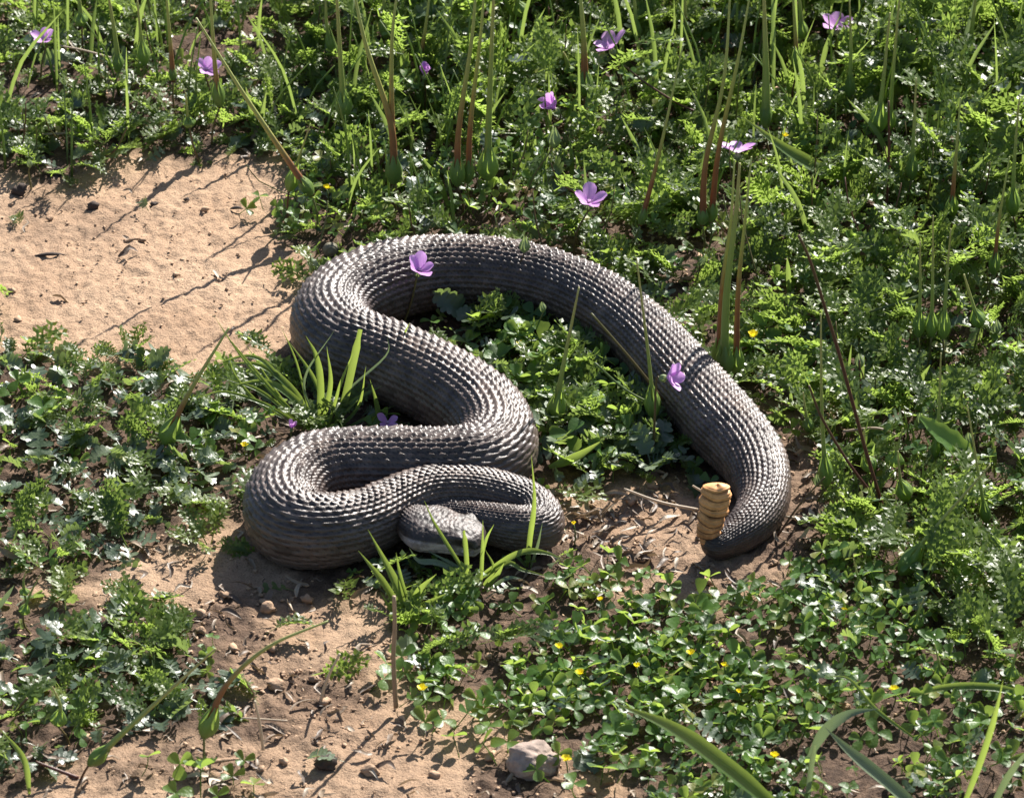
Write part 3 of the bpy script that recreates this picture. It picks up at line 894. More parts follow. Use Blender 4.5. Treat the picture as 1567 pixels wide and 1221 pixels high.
# ------------------------------------------------------------------ ground cover
def grow():
    N = 62000
    x = RNG.uniform(-.62, .62, N); y = RNG.uniform(-.60, .80, N)
    z = ground_z(x, y)
    pp = to_px(np.column_stack([x, y, z]))
    b = bare(pp[:, 0], pp[:, 1])
    keep = ~b | (RNG.random(N) < .012)
    keep &= snake_clear(x, y, .003)
    x, y, z, pp, b = x[keep], y[keep], z[keep], pp[keep], b[keep]
    jx, jy = jitter(pp[:, 0], pp[:, 1], 20)
    cl = inside(CLOVER, jx, jy) | inside(CLOVER_BACK, jx, jy) | inside(CLOVER_HEAD, jx, jy)
    gap = fbm(x * 14, y * 14, 50, 3)
    inframe = (pp[:, 0] > -60) & (pp[:, 0] < 1630) & (pp[:, 1] > -80) & (pp[:, 1] < 1300)
    fe, lo, cv = [], [], []
    for i in range(len(x)):
        px, py = pp[i]
        u = RNG.random(); tallf = min(1, max(0, (560 - py) / 500))
        if not inframe[i] and u > .24: continue
        if cl[i] and py > 800:
            g = gap[i]
            if g < .40 and u > .12: continue
            kind = 'c' if RNG.random() < .86 else 'l'
            p_keep = .66
        elif cl[i]:
            kind = 'c' if RNG.random() < .6 else ('f' if RNG.random() < .5 else 'l'); p_keep = .55
        else:
            left = px < 470
            p_keep = (.42 + .20 * tallf) if not left else .26
            q = RNG.random()
            if px < 460 and py > 480: kind = 'l' if q < .46 else ('f' if q < .76 else 'c')
            elif px < 480: kind = 'l' if q < .3 else ('f' if q < .93 else 'c')
            elif py > 380 and px < 1000: kind = 'l' if q < .35 else ('f' if q < .65 else 'c'); 
            else: kind = 'f' if q < .54 else ('l' if q < .64 else 'c')
            if px > 1250 and 820 < py: kind = 'f' if q < .8 else 'c'
            if py < 300 and px < 480: p_keep = .26 * (.35 + 1.3 * (gap[i] > .42))
            if 240 < py < 320 and px < 200: p_keep *= .5
        if RNG.random() > p_keep: continue
        clump = min(1, max(0, (fbm(x[i] * 26, y[i] * 16, 90, 2) - .3) * 2.4))
        tall = clump * 1.25 * np.clip((560 - py) / 500, 0, 1) * (px > 450) + .35 * (px > 1230)
        tall = min(1.0, tall)
        if kind == 'c':
            sc = RNG.uniform(.0034, .0066)
            h = RNG.uniform(.25, 1.0) * (.010 + .030 * tall)
            nrm = np.array([RNG.normal(0, .45), RNG.normal(0, .45) - .12, 1.0])
            R = rot_to(np.cross(nrm, [math.cos(u * 40), math.sin(u * 40), 0]), 0, nrm)
            cv.append((int(RNG.integers(len(T_CLOVER))), R * sc, np.array([x[i], y[i], z[i] + h]), RNG.random()))
        else:
            az = RNG.uniform(0, 2 * math.pi)
            el = rad(RNG.uniform(4, 52) + 38 * tall * RNG.random()) if kind == 'f' else rad(RNG.uniform(2, 42))
            L = RNG.uniform(.015, .033) * (1 + .35 * tall)
            if kind == 'l': L = RNG.uniform(.011, .022)
            d = np.array([math.cos(az) * math.cos(el), math.sin(az) * math.cos(el), math.sin(el)])
            tip = np.array([x[i], y[i], 0]) + d * L
            if not snake_clear(np.array([tip[0], (tip[0] + x[i]) / 2]), np.array([tip[1], (tip[1] + y[i]) / 2]), .0).all():
                L *= .45
                tip = np.array([x[i], y[i], 0]) + d * L
                if not snake_clear(tip[:1], tip[1:2], .0).all(): continue
            if not open_at((tip[0] + x[i]) / 2, (tip[1] + y[i]) / 2): L *= .5; d = d * np.array([1, 1, .2]); tall = 0
            R = rot_to(d, RNG.normal(0, .5))
            h = z[i] + RNG.uniform(.000, .007) + .045 * tall * RNG.random() ** 1.2
            t_ = RNG.random() * .9
            if kind == 'f': fe.append((int(RNG.integers(len(T_FEATHER))), R * L, np.array([x[i], y[i], h]), t_))
            else: lo.append((int(RNG.integers(len(T_LOBED))), R * L, np.array([x[i], y[i], h]), t_))
    for nm, tmpl, items, mat, lb in (('feathery_ground_cover', T_FEATHER, fe, 'feather', 'mat of feathery green leaves spreading behind and right of the snake'),
                                     ('lobed_ground_cover', T_LOBED, lo, 'lobed', 'grey green lobed leaves lying low on the soil around the snake'),
                                     ('clover_ground_cover', T_CLOVER, cv, 'clover', 'mat of small round three part leaves on the soil')):
        V, F, A = scatter_mesh(tmpl, items)
        o = link(nm, mesh_np(nm, V, F, True, {'tint': A}), M[mat]); o['kind'] = 'stuff'; o['label'] = lb; o['category'] = 'ground cover'
        print(nm, len(items), len(F), flush=True)

# crumbs, litter
def litter():
    N = 30000
    x = RNG.uniform(-.5, .5, N); y = RNG.uniform(-.5, .6, N)
    pp = to_px(np.column_stack([x, y, np.zeros(N)]))
    b = bare(pp[:, 0], pp[:, 1]); jx, jy = jitter(pp[:, 0], pp[:, 1])
    sand = inside(SAND, jx, jy)
    patch = fbm(x * 22, y * 22, 15, 3)
    ok = snake_clear(x, y, .001)
    iv, if_ = icos(1)
    tm = []
    for k in range(6):
        v = iv * (1 + .28 * RNG.standard_normal((len(iv), 1)))
        tm.append((v * np.array([1, .8, .6]), if_))
    items = []
    for i in range(N):
        if not ok[i]: continue
        pr = .34 if sand[i] else (.95 if b[i] else .35)
        if RNG.random() > pr * np.clip((patch[i] - .33) * 5, .12, 1): continue
        s = RNG.uniform(.0004, .0013) * (.75 if sand[i] else 1) * (1 + 1.6 * (RNG.random() < .05))
        a = RNG.uniform(0, 6.3); c, q = math.cos(a), math.sin(a)
        R = np.array([[c, -q, 0], [q, c, 0], [0, 0, 1]]) * s
        items.append((int(RNG.integers(6)), R, np.array([x[i], y[i], ground_z(x[i], y[i]) + s * .4 + .0006]), RNG.random()))
    V, F, A = scatter_mesh(tm, items)
    o = link('soil_crumbs', mesh_np('soil_crumbs', V, F, True, {'tint': A}), M['crumb']); o['kind'] = 'stuff'
    o['label'] = 'small crumbs of tan soil strewn over the bare ground'; o['category'] = 'crumbs'
    # curled bits of dead leaf and straw
    tm = []
    for k in range(8):
        pts = smooth_path([(0, 0, 0), (RNG.uniform(-.15, .15), .35, RNG.uniform(.0, .25)), (RNG.uniform(-.3, .3), .7, RNG.uniform(0, .3)), (RNG.uniform(-.5, .5), 1, RNG.uniform(-.1, .2))], 7)
        w = np.array([.3, .8, 1, .9, .8, .5, .1]) * RNG.uniform(.03, .16)
        V, F, _ = ribbon(pts, w, face=(0, .1, 1), fold=.5); tm.append((V, F))
    items = []
    for i in range(N):
        if not ok[i]: continue
        nearmid = (abs(pp[i, 0] - 950) < 140 and abs(pp[i, 1] - 830) < 80)
        pr = (.012 if sand[i] else (.34 if b[i] else .14)) * np.clip((patch[i] - .36) * 5, .2, 1) * (2.4 if nearmid else 1)
        if RNG.random() > pr: continue
        s = RNG.uniform(.004, .014); a = RNG.uniform(0, 6.3); el = RNG.normal(.08, .18)
        d = np.array([math.cos(a) * math.cos(el), math.sin(a) * math.cos(el), math.sin(el)])
        items.append((int(RNG.integers(8)), rot_to(d, RNG.normal(0, .6)) * s, np.array([x[i], y[i], ground_z(x[i], y[i]) + .0018]), RNG.random()))
    V, F, A = scatter_mesh(tm, items)
    o = link('dead_leaf_litter', mesh_np('dead_leaf_litter', V, F, True, {'tint': A}), M['dry']); o['kind'] = 'stuff'
    o['label'] = 'curled bits of dead brown leaf and straw on the soil'; o['category'] = 'litter'
litter()

# ------------------------------------------------------------------ single low plants with their own leaves
def leaf_mesh(kind, T, k):
    V, F = T[k]
    return mesh_np(kind, V, F, True, {'tint': np.full(len(V), .35 + .06 * k)})
LM = {'f': [leaf_mesh('leaf', T_FEATHER, k) for k in range(len(T_FEATHER))], 'l': [leaf_mesh('leaf', T_LOBED, k) for k in range(len(T_LOBED))],
      'c': [leaf_mesh('leaf', T_CLOVER, k) for k in range(len(T_CLOVER))]}
for k_, mt in (('f', 'feather'), ('l', 'lobed'), ('c', 'clover')):
    for me in LM[k_]: me.materials.append(M[mt])

def low_plant(kind, px, py, n, size, look, group, name, cat, upright=0.0):
    c = P(px, py, 0)
    c[2] = ground_z(c[0], c[1])
    root = empty(name, Vector(c))
    for i in range(n):
        az = i * 2.4 + RNG.uniform(-.4, .4)
        o = bpy.data.objects.new('leaf', LM[kind][int(RNG.integers(len(LM[kind])))])
        if kind == 'c':
            rr = size * (.4 + 1.5 * math.sqrt((i + .5) / n)) * 1.6
            nrm = np.array([RNG.normal(0, .4), RNG.normal(-.15, .4), 1.0])
            R = rot_to(np.cross(nrm, [math.cos(az), math.sin(az), 0]), 0, nrm) * size * RNG.uniform(.8, 1.2)
            loc = np.array([math.cos(az) * rr, math.sin(az) * rr, RNG.uniform(.9, 1.9) * size])
        else:
            el = rad(RNG.uniform(12, 50) + 25 * upright)
            d = np.array([math.cos(az) * math.cos(el), math.sin(az) * math.cos(el), math.sin(el)])
            L = size * RNG.uniform(.75, 1.15)
            R = rot_to(d, RNG.normal(0, .4)) * L; loc = np.array([math.cos(az), math.sin(az), 0]) * .002 + np.array([0, 0, .002])
            tip = c + loc + d * L
            if not snake_clear(tip[:1], tip[1:2], 0).all() and size > .01:
                R = R * .5
        wp = c + loc
        if not snake_clear(wp[:1], wp[1:2], .002).all(): continue
        M4 = np.eye(4); M4[:3, :3] = R; M4[:3, 3] = loc
        COL.objects.link(o); o.parent = root; o.matrix_local = Matrix(M4.tolist())
    if not root.children:
        bpy.data.objects.remove(root); return None
    tag(root, lab(look, px, py), cat, group)
    return root

# ------------------------------------------------------------------ seed beaks, buds, flowers, stems
def obj_tube(name, pts, r, mat, parent, sides=6, val=None, tint=None):
    V, F, A = tube(pts, r, sides, True, val)
    if tint is not None: A = np.full(len(V), tint)
    return link(name, mesh_np(name, V - np.array(parent.location) if parent else V, F, True, {'tint': A}), mat, parent)

def sepals(c, d, length, width, parent, mat='calyx', n=5, name='sepal'):
    """calyx: n pointed keeled sepals closing round a bulb"""
    parts = []
    R = rot_to(d)
    for k in range(n):
        a = k * 2 * math.pi / n
        ys = np.linspace(0, 1, 8)
        rr = width * np.array([.30, .70, .92, 1.0, .90, .70, .48, .26])
        Vb = []
        for y, r_ in zip(ys, rr):
            for q, off in enumerate((-.66, -.3, 0, .3, .66)):
                aa = a + off * (1 - .75 * max(0, y - .55) / .45)
                k_ = r_ * (1.10 if q == 2 else (1.0 if q in (1, 3) else .93))
                Vb.append((math.cos(aa) * k_, y * length, math.sin(aa) * k_))
        Vb = np.array(Vb); Fb = []
        for i in range(7):
            for j in range(4):
                p = i * 5 + j; Fb += [(p, p + 1, p + 6), (p, p + 6, p + 5)]
        parts.append((Vb @ R.T + c, np.array(Fb), np.full(len(Vb), .35 + .2 * random.random())))
    V, F, A = join(parts)
    return link(name, mesh_np(name, V - np.array(parent.location), F, True, {'tint': A}), M[mat], parent)

def upright(pts, yy=None, lean=0.0, z0=.0):
    """pts in photo pixels, the first at height z0; the rest in the plane through it, leaning to the camera by lean per metre of height"""
    b = P(pts[0][0], pts[0][1], z0)
    out = [b]
    for px, py in pts[1:]:
        p = PY(px, py, b[1])
        h = max(0, p[2] - b[2])
        out.append(PY(px, py, b[1] - lean * h))
    return np.array(out)

def seed_beak(pts, red=True, w=11, base_z=.012, foot=None, calyx=True, thin=2.6, look=None, lean=0.0):
    """pts: photo pixels from the bottom of the calyx to the tip of the beak"""
    path = upright(pts, z0=base_z, lean=lean)
    L = np.linalg.norm(np.diff(path, axis=0), axis=1).sum()
    fine = smooth_path(path, 22)
    c = fine[0]; gz = ground_z(c[0], c[1]); note_clear(c)
    root = empty('seed_beak', Vector((c[0], c[1], gz)))
    d = fine[2] - fine[0]
    clen = min(.020, L * .42) * (w / 14) ** .5 * random.uniform(.8, 1.15)
    if calyx: sepals(c, d, clen, w * U, root)
    t = np.linspace(0, 1, 22)
    r = (thin * U) * (1.55 - 1.2 * t ** .8)
    r = np.maximum(r, .5 * U)
    r[0] *= .6
    obj_tube('beak', fine, r, M['beak' if red else 'green_beak'], root, 7, val=np.clip(t * 1.15, 0, 1))
    f = c + np.array([random.uniform(-.006, .006), random.uniform(-.003, .006), 0]); f[2] = gz - .001
    if foot is not None: f = foot
    mid = (c + f) / 2 + np.array([random.uniform(-.002, .002), 0, 0])
    obj_tube('stalk', smooth_path([f, mid, c], 7), 1.7 * U, M['stem'], root, 5, tint=random.uniform(.1, .9))
    tag(root, lab(look or ('reddish seed beak' if red else 'green seed beak'), pts[0][0], pts[0][1]), 'seed head', 'seed beaks standing in the greenery')
    return root

BEAKS = [
    ([(527, 182), (522, 110), (512, -60)], 0, 15, 3.6), ([(602, 282), (598, 190), (560, 70), (540, -20)], 1, 12, 3.6), ([(606, 280), (600, 180), (600, 60), (612, -40)], 1, 10, 3),
    ([(700, 285), (702, 200), (722, 60), (730, -40)], 1, 12, 3.2), ([(716, 280), (720, 190), (735, 60), (742, -30)], 1, 9, 2.8), ([(746, 275), (748, 190), (752, 80), (757, -40)], 0, 15, 3.6),
    ([(895, 147), (893, 60), (885, -40)], 1, 12, 3.8), ([(872, 112), (866, 90), (862, 80)], 0, 9, 2.5), ([(442, 292), (455, 250), (475, 190)], 0, 11, 2),
    ([(478, 300), (440, 245), (370, 140), (300, 28)], 1, 10, 3.4), ([(336, 165), (328, 90), (320, -40)], 1, 9, 3), ([(265, 125), (260, 60), (252, -40)], 1, 7, 2.6), ([(182, 110), (175, 50), (162, -30)], 0, 9, 3),
    ([(1075, 345), (1080, 250), (1108, 120), (1118, -20)], 1, 9, 3), ([(1088, 340), (1100, 230), (1130, 90), (1150, -20)], 1, 9, 2.8),
    ([(1108, 575), (1112, 450), (1126, 330), (1132, 250)], 0, 12, 4.4), ([(1126, 570), (1130, 440), (1140, 340), (1150, 240)], 1, 10, 3), ([(1100, 560), (1104, 450), (1118, 340), (1124, 245)], 1, 9, 3),
    ([(1172, 195), (1172, 100), (1168, -30)], 0, 10, 4.4), ([(1220, 110), (1217, 50), (1212, -30)], 1, 9, 2.6), ([(1340, 205), (1350, 140), (1362, 20)], 0, 12, 3), ([(1360, 200), (1366, 120), (1378, -20)], 0, 9, 2.6),
    ([(1405, 515), (1408, 450), (1408, 370)], 0, 9, 2.4), ([(1425, 515), (1427, 440), (1428, 330)], 0, 9, 2.4), ([(1443, 518), (1448, 440), (1455, 350)], 0, 9, 2.4),
    ([(1378, 878), (1420, 820), (1515, 712)], 0, 12, 3), ([(1392, 860), (1430, 815), (1462, 790)], 1, 9, 2.6), ([(252, 678), (290, 600), (350, 502)], 1, 13, 3.4),
    ([(848, 640), (862, 560), (886, 440)], 0, 14, 3.4), ([(1000, 640), (994, 560), (974, 395)], 0, 10, 2.6), ([(136, 1170), (200, 1110), (330, 992)], 0, 9, 3.6), ([(312, 1128), (345, 1050), (410, 990), (502, 950)], 1, 11, 3.2),
    ([(1500, 500), (1490, 470), (1475, 420)], 0, 12, 3), ([(1335, 720), (1325, 700), (1322, 655)], 0, 12, 2.4), ([(1367, 712), (1372, 690), (1382, 655)], 0, 12, 2.4), ([(1388, 765), (1378, 735), (1374, 690)], 0, 11, 2.4), ([(1238, 660), (1233, 630), (1229, 600)], 0, 9, 2),
    ([(1265, 745), (1258, 640), (1256, 480)], 0, 9, 2.6), ([(1520, 420), (1530, 330), (1545, 240)], 1, 9, 2.4), ([(1480, 90), (1488, 40), (1496, -30)], 0, 9, 3),
    ([(510, 85), (500, 40), (498, -20)], 0, 9, 2.4), ([(980, 345), (1010, 230), (1045, 70)], 1, 6, 2.4), ([(1045, 60), (1048, 20), (1050, -30)], 1, 8, 2.6), ([(1300, 150), (1302, 80), (1300, 0)], 0, 9, 2.4),
    ([(222, 100), (216, 60), (210, 0)], 0, 10, 2.6), ([(125, 40), (122, 10), (118, -30)], 0, 12, 3), ([(290, 195), (286, 165), (284, 142)], 0, 9, 1.8), ([(800, 25), (790, 0), (780, -40)], 0, 11, 2.8),
    ([(1395, 275), (1398, 210), (1402, 120)], 0, 9, 2.4), ([(1455, 330), (1462, 250), (1470, 150)], 1, 9, 2.4), ([(1550, 330), (1552, 250), (1560, 150)], 0, 9, 2.4), ([(975, 60), (972, 20), (968, -40)], 0, 8, 2.4),
    ([(1228, 60), (1224, 10), (1220, -40)], 0, 9, 2.6), ([(640, 105), (650, 50), (660, -30)], 1, 9, 2.4), ([(590, 60), (588, 20), (586, -40)], 0, 11, 3), ([(1510, 800), (1500, 740), (1480, 620)], 0, 9, 2.2), ([(1430, 700), (1436, 640), (1440, 540)], 0, 7, 2.4),
    ([(1320, 905), (1312, 880), (1306, 855)], 0, 8, 1.6), ([(1400, 960), (1406, 935), (1414, 915)], 0, 10, 2), ([(1440, 1035), (1436, 1010), (1430, 985)], 0, 8, 1.6), ([(1545, 1040), (1552, 1010), (1562, 980)], 0, 12, 2),
    ([(38, 910), (36, 890), (40, 872)], 0, 8, 1.6), ([(35, 940), (48, 905), (62, 880)], 0, 8, 1.5), ([(88, 1110), (92, 1080), (80, 1050)], 0, 11, 2.4)]
for pts, red, w, th in BEAKS:
    seed_beak(pts, bool(red), w * random.uniform(.95, 1.25), thin=th * (1.4 if pts[0][1] < 400 else 1.2), base_z=.012 if pts[0][1] > 550 else .024)

def bud(px, py, size, tilt=(0, 0, 1), stem_to=None, z=.02, look='pale hairy bud'):
    c = P(px, py, z)
    # keep its depth near the ground point of the stem
    if stem_to is not None:
        f = P(*stem_to, 0); c = PY(px, py, f[1])
    else:
        f = c + np.array([random.uniform(-.006, .006), .004, 0])
    f[2] = ground_z(f[0], f[1])
    root = empty('flower_bud', Vector(f)); note_clear(f, .008, .02)
    d = np.array(tilt, float) + np.array([random.uniform(-.15, .15), 0, 0])
    d /= np.linalg.norm(d)
    sepals(c - d * size * U, d, size * U * 2.0, size * U * .62, root, 'bud')
    obj_tube('stalk', smooth_path([f, (f + c) / 2 + np.array([random.uniform(-.003, .003), 0, .002]), c - d * size * U], 10), np.linspace(1.7, 1.1, 10) * U, M['stem'], root, 5, tint=random.uniform(.2, .8))
    tag(root, lab(look, px, py), 'bud', 'buds on thin stems')
for a in [(848, 210, 17, (.1, 0, 1), (790, 350)), (803, 374, 14, (0, 0, 1), (788, 485)), (1315, 552, 12, (0, 0, 1), (1312, 620)), (1482, 672, 11, (0, 0, 1), (1492, 730)),
          (1440, 728, 13, (-1, 0, .3), (1490, 700)), (1525, 500, 12, (0, 0, 1), (1540, 560)), (1250, 735, 10, (0, 0, 1), (1262, 770)), (505, 72, 15, (0, 0, 1), (505, 130)), (400, 115, 10, (.2, 0, 1), (390, 150)),
          (1052, 640, 14, (.6, 0, -.5), (1000, 650)), (1003, 706, 13, (.3, 0, -1), (990, 672)), (955, 645, 10, (-1, 0, .1), (985, 650)), (62, 718, 9, (.2, 0, -1), (35, 690)), (80, 712, 9, (.2, 0, -1), (50, 690)),
          (1442, 480, 11, (0, 0, 1), (1440, 530)), (290, 955, 8, (.3, 0, 1), (270, 1000)), (1170, 80, 9, (0, 0, 1), (1172, 130)), (940, 120, 9, (0, 0, 1), (938, 160)), (222, 1005, 8, (0, 0, 1), (215, 1025)), (1110, 395, 11, (.3, 0, 1), (1090, 430)),
          (1075, 400, 9, (.6, 0, 1), (1060, 440)), (1408, 640, 9, (0, 0, 1), (1400, 690)), (830, 470, 9, (0, 0, 1), (830, 540)), (45, 250, 8, (0, 0, 1), (48, 290))]:
    bud(*a)

def petal_mesh(l, w, cup, n=7):
    ys = np.linspace(0, 1, n)
    ws = np.array([.16, .42, .70, .92, 1.04, 1.0, .66])
    V = []; A = []; B = []
    for y, ww in zip(ys, ws):
        for q in np.linspace(-1, 1, 5):
            yy = y * l * (1 - .10 * q * q * y)
            V.append((q * ww * w * .5, yy, cup * l * (math.sin(y * 1.6)) + .12 * w * q * q)); A.append(y); B.append(q * ww)
    F = []
    for i in range(n - 1):
        for j in range(4):
            p = i * 5 + j; F += [(p, p + 1, p + 6), (p, p + 6, p + 5)]
    return np.array(V), np.array(F), np.array(A), np.array(B)

def flower(px, py, size, axis, foot, petals=5, open_=.35, look='lilac flower', angles=None, calyx=True, pale=0.0):
    f = P(*foot, 0); f[2] = ground_z(f[0], f[1])
    c = PY(px, py, f[1])
    ax = np.array(axis, float); ax /= np.linalg.norm(ax)
    c0 = c
    root = empty('stork_bill_flower', Vector(f)); note_clear(f, .016, .05)
    R = rot_to(np.cross(ax, [.31, .9, .2]), 0, ax)
    z = R[:, 2]
    for k in range(petals):
        a = (k + .15 * random.uniform(-1, 1)) * 2 * math.pi / 5 if angles is None else rad(angles[k])
        l = size * U * .74 * random.uniform(.85, 1.12)
        V, F, A, B = petal_mesh(l, l * .60, 0.05)
        e = rad(82 - 82 * open_) * random.uniform(.8, 1.15)      # raise from flat
        ce, se = math.cos(e), math.sin(e)
        V = np.column_stack([V[:, 0], V[:, 1] * ce - V[:, 2] * se, V[:, 1] * se + V[:, 2] * ce])
        ca, sa = math.cos(a), math.sin(a)
        V = np.column_stack([V[:, 0] * ca - V[:, 1] * sa, V[:, 0] * sa + V[:, 1] * ca, V[:, 2]])
        V = V @ R.T + c0
        link('petal', mesh_np('petal', V - np.array(root.location), F, True, {'tint': np.clip(A - pale, 0, 1), 'vein': B}), M['petal'], root)
    if calyx: sepals(c0 - ax * size * .26 * U, ax, size * .34 * U, size * .13 * U, root, 'bud')
    # stamens
    parts = []
    for k in range(6):
        a = k * 1.05; dv = R @ np.array([math.cos(a) * .25, math.sin(a) * .25, 1.0])
        parts.append(tube([c0, c0 + dv * size * .10 * U, c0 + dv * size * .17 * U], [.5 * U, .4 * U, .9 * U], 5))
    V, F, A = join(parts)
    link('stamens', mesh_np('stamens', V - np.array(root.location), F, True, {'tint': np.full(len(V), .05), 'vein': np.zeros(len(V))}), M['petal'], root)
    e = c0 - ax * size * .25 * U
    obj_tube('stalk', smooth_path([f, (f * .45 + e * .55) + np.array([random.uniform(-.003, .003), 0, 0]), e - ax * .002, e], 12), np.linspace(1.9, 1.3, 12) * U, M['stem'], root, 6, tint=random.uniform(.15, .7))
    tag(root, look, 'flower', 'lilac flowers')
    return root
flower(69, 62, 34, (-.1, -.4, 1), (62, 130), 5, .55, 'small purple flower near the left edge at the top')
flower(316, 108, 37, (.2, -.5, 1), (322, 185), 5, .6, 'purple flower at top left among dark leaves')
flower(650, 116, 37, (0, -.3, 1), (648, 190), 5, .12, 'half closed purple flower at the top, left of centre')
flower(850, 168, 47, (-.5, -.3, .8), (846, 235), 5, .3, 'side turned lilac flower above the tall hairy bud')
flower(936, 76, 50, (-.35, .0, 1), (950, 150), 5, .65, 'wide open lilac flower at the top, right of centre')
flower(1281, 46, 50, (.05, -.15, 1), (1290, 105), 5, .62, 'star shaped purple and white flower at top right', pale=.15)
flower(1128, 235, 48, (0, .30, 1), (1122, 300), 5, .75, 'whitish lilac flower seen from below in front of the tall stems', pale=.35)
flower(901, 312, 45, (.1, -.25, 1), (876, 402), 5, .6, "lilac flower standing just behind the snake's back")
flower(641, 416, 42, (.25, -.35, .9), (614, 506), 5, .5, "lilac flower in front of the snake's upper bend")
flower(1019, 578, 46, (.8, -.45, .4), (1000, 705), 5, .4, "pink flower in front of the snake's right flank")
flower(446, 656, 22, (.1, -.2, 1), (430, 692), 4, .2, "tiny purple flower bud left of the grass tuft inside the coils")
flower(593, 648, 30, (.1, -.5, 1), (584, 668), 4, .6, "half hidden lilac flower behind the snake's middle loop")
flower(1487, 78, 20, (.1, -.5, 1), (1487, 120), 4, .4, 'tiny lilac flower near the upper right corner')

def yellow_flower(px, py, size, h=.012):
    f0 = P(px, py, h); f = f0.copy(); f[2] = ground_z(f[0], f[1])
    root = empty('yellow_flower', Vector(f)); note_clear(f, .006, .012)
    for k in range(6):
        a = k * 1.05 + random.uniform(-.3, .3)
        l = size * U * .5
        V, F, A, B = petal_mesh(l, l * .75, .2)
        d = np.array([math.cos(a), math.sin(a), random.uniform(.2, 1.3)])
        V = V @ rot_to(d).T + f0
        link('petal', mesh_np('petal', V - f, F, True, {'tint': np.full(len(V), random.uniform(.2, .8))}), M['yellow'], root)
    obj_tube('stalk', smooth_path([f, (f + f0) / 2 + np.array([.001, 0, 0]), f0], 5), 1.1 * U, M['stem'], root, 5, tint=.9)
    tag(root, lab('small yellow flower', px, py), 'flower', 'small yellow clover flowers')
for a in [(1200, 210, 18), (1320, 232, 16), (1211, 300, 15), (1153, 517, 26), (797, 533, 26), (500, 290, 18), (374, 683, 15), (646, 1056, 20), (855, 992, 18), (888, 1033, 20), (975, 1022, 17),
          (1057, 1002, 18), (1290, 938, 18), (1368, 1057, 18), (866, 1163, 18), (918, 920, 15), (492, 704, 14), (1185, 1160, 20), (878, 803, 12), (950, 385, 14), (1108, 1020, 15), (1130, 1060, 13), (1250, 585, 13), (770, 590, 11)]:
    yellow_flower(*a)

# ------------------------------------------------------------------ grass
def blade(pts, w, mat, parent, lean=0.0, name='blade', n=16, face=None, z0=None, shape='tip', dy=0.0):
    b = P(pts[0][0], pts[0][1], z0 if z0 is not None else .0)
    out = [b]
    for px, py in pts[1:]:
        p = PY(px, py, b[1] + dy)
        h = max(0, p[2] - b[2]); q = PY(px, py, b[1] + dy - lean * h)
        q[2] = max(q[2], .002)
        out.append(q)
    fine = smooth_path(out, n); t = np.linspace(0, 1, n)
    ws = w * U * .5 * (np.clip(.45 + t * 2.2, 0, 1) * np.clip((1 - t) * 2.2, .03, 1) if shape == 'tip' else np.clip(.5 + t * 1.5, 0, 1) * np.where(t > .93, .6, 1))
    V, F, A = ribbon(fine, ws, face=face, fold=.35)
    return link(name, mesh_np(name, V - np.array(parent.location), F, True, {'tint': .2 + .5 * A, 'vein': np.tile([-1.0, 0, 1.0], n)}), mat, parent)

def tuft(name, px, py, label, blades, mat='grass', cat='grass tuft', group=None):
    c = P(px, py, 0); root = empty(name, Vector((c[0], c[1], ground_z(c[0], c[1]))))
    for bl in blades:
        pts, w = bl[0], bl[1]; kw = bl[2] if len(bl) > 2 else {}
        kw = dict(kw); m = kw.pop('mat', mat)
        blade(pts, w, M[m], root, **kw)
    tag(root, label, cat, group)
    return root

tuft('grass_tuft', 500, 640, 'bright grass tuft growing inside the coils left of the middle loop', [
    ([(516, 660), (530, 600), (551, 504)], 12, {'shape': 'blunt', 'lean': -.2}), ([(486, 662), (490, 600), (484, 548), (468, 514)], 12), ([(593, 605), (600, 560), (612, 525), (627, 494)], 10, {'z0': .004}),
    ([(580, 664), (577, 625), (566, 580)], 9), ([(480, 655), (450, 600), (400, 560), (345, 556)], 11), ([(486, 660), (460, 620), (410, 585), (352, 590)], 12), ([(500, 655), (540, 615), (585, 590)], 8),
    ([(470, 655), (410, 590), (335, 500)], 6, {'lean': .3}), ([(490, 660), (505, 590), (500, 530)], 8), ([(475, 662), (440, 640), (395, 610)], 7), ([(510, 662), (548, 622), (560, 560)], 5), ([(478, 658), (455, 560), (430, 500)], 4), ([(520, 662), (560, 640), (605, 620)], 5), ([(465, 655), (400, 600), (330, 575)], 6), ([(500, 662), (520, 590), (540, 540)], 5), ([(498, 650), (530, 600), (590, 545), (593, 515)], 3.5, {'mat': 'pale_grass'}),
    ([(505, 650), (480, 580), (440, 520)], 7), ([(470, 650), (430, 610), (372, 520)], 5), ([(468, 658), (420, 625), (345, 600), (300, 610)], 6), ([(472, 655), (420, 570), (380, 545), (320, 560)], 7), ([(470, 660), (380, 560), (325, 480)], 4), ([(468, 656), (400, 620), (360, 575), (350, 540)], 5), ([(495, 660), (465, 585), (512, 505)], 4, {'mat': 'pale_grass'}), ([(508, 660), (520, 640), (548, 612)], 7)])
tuft('grass_tuft', 622, 935, 'grass tuft with two broad upright blades below the snake left of its head', [
    ([(624, 942), (603, 888), (563, 810)], 13), ([(615, 938), (585, 890), (548, 842)], 11), ([(626, 940), (640, 905), (668, 878)], 10), ([(630, 940), (612, 880), (606, 845)], 6), ([(632, 938), (616, 905), (610, 868)], 7),
    ([(622, 944), (600, 935), (582, 905)], 7), ([(628, 940), (650, 925), (690, 905)], 8)])
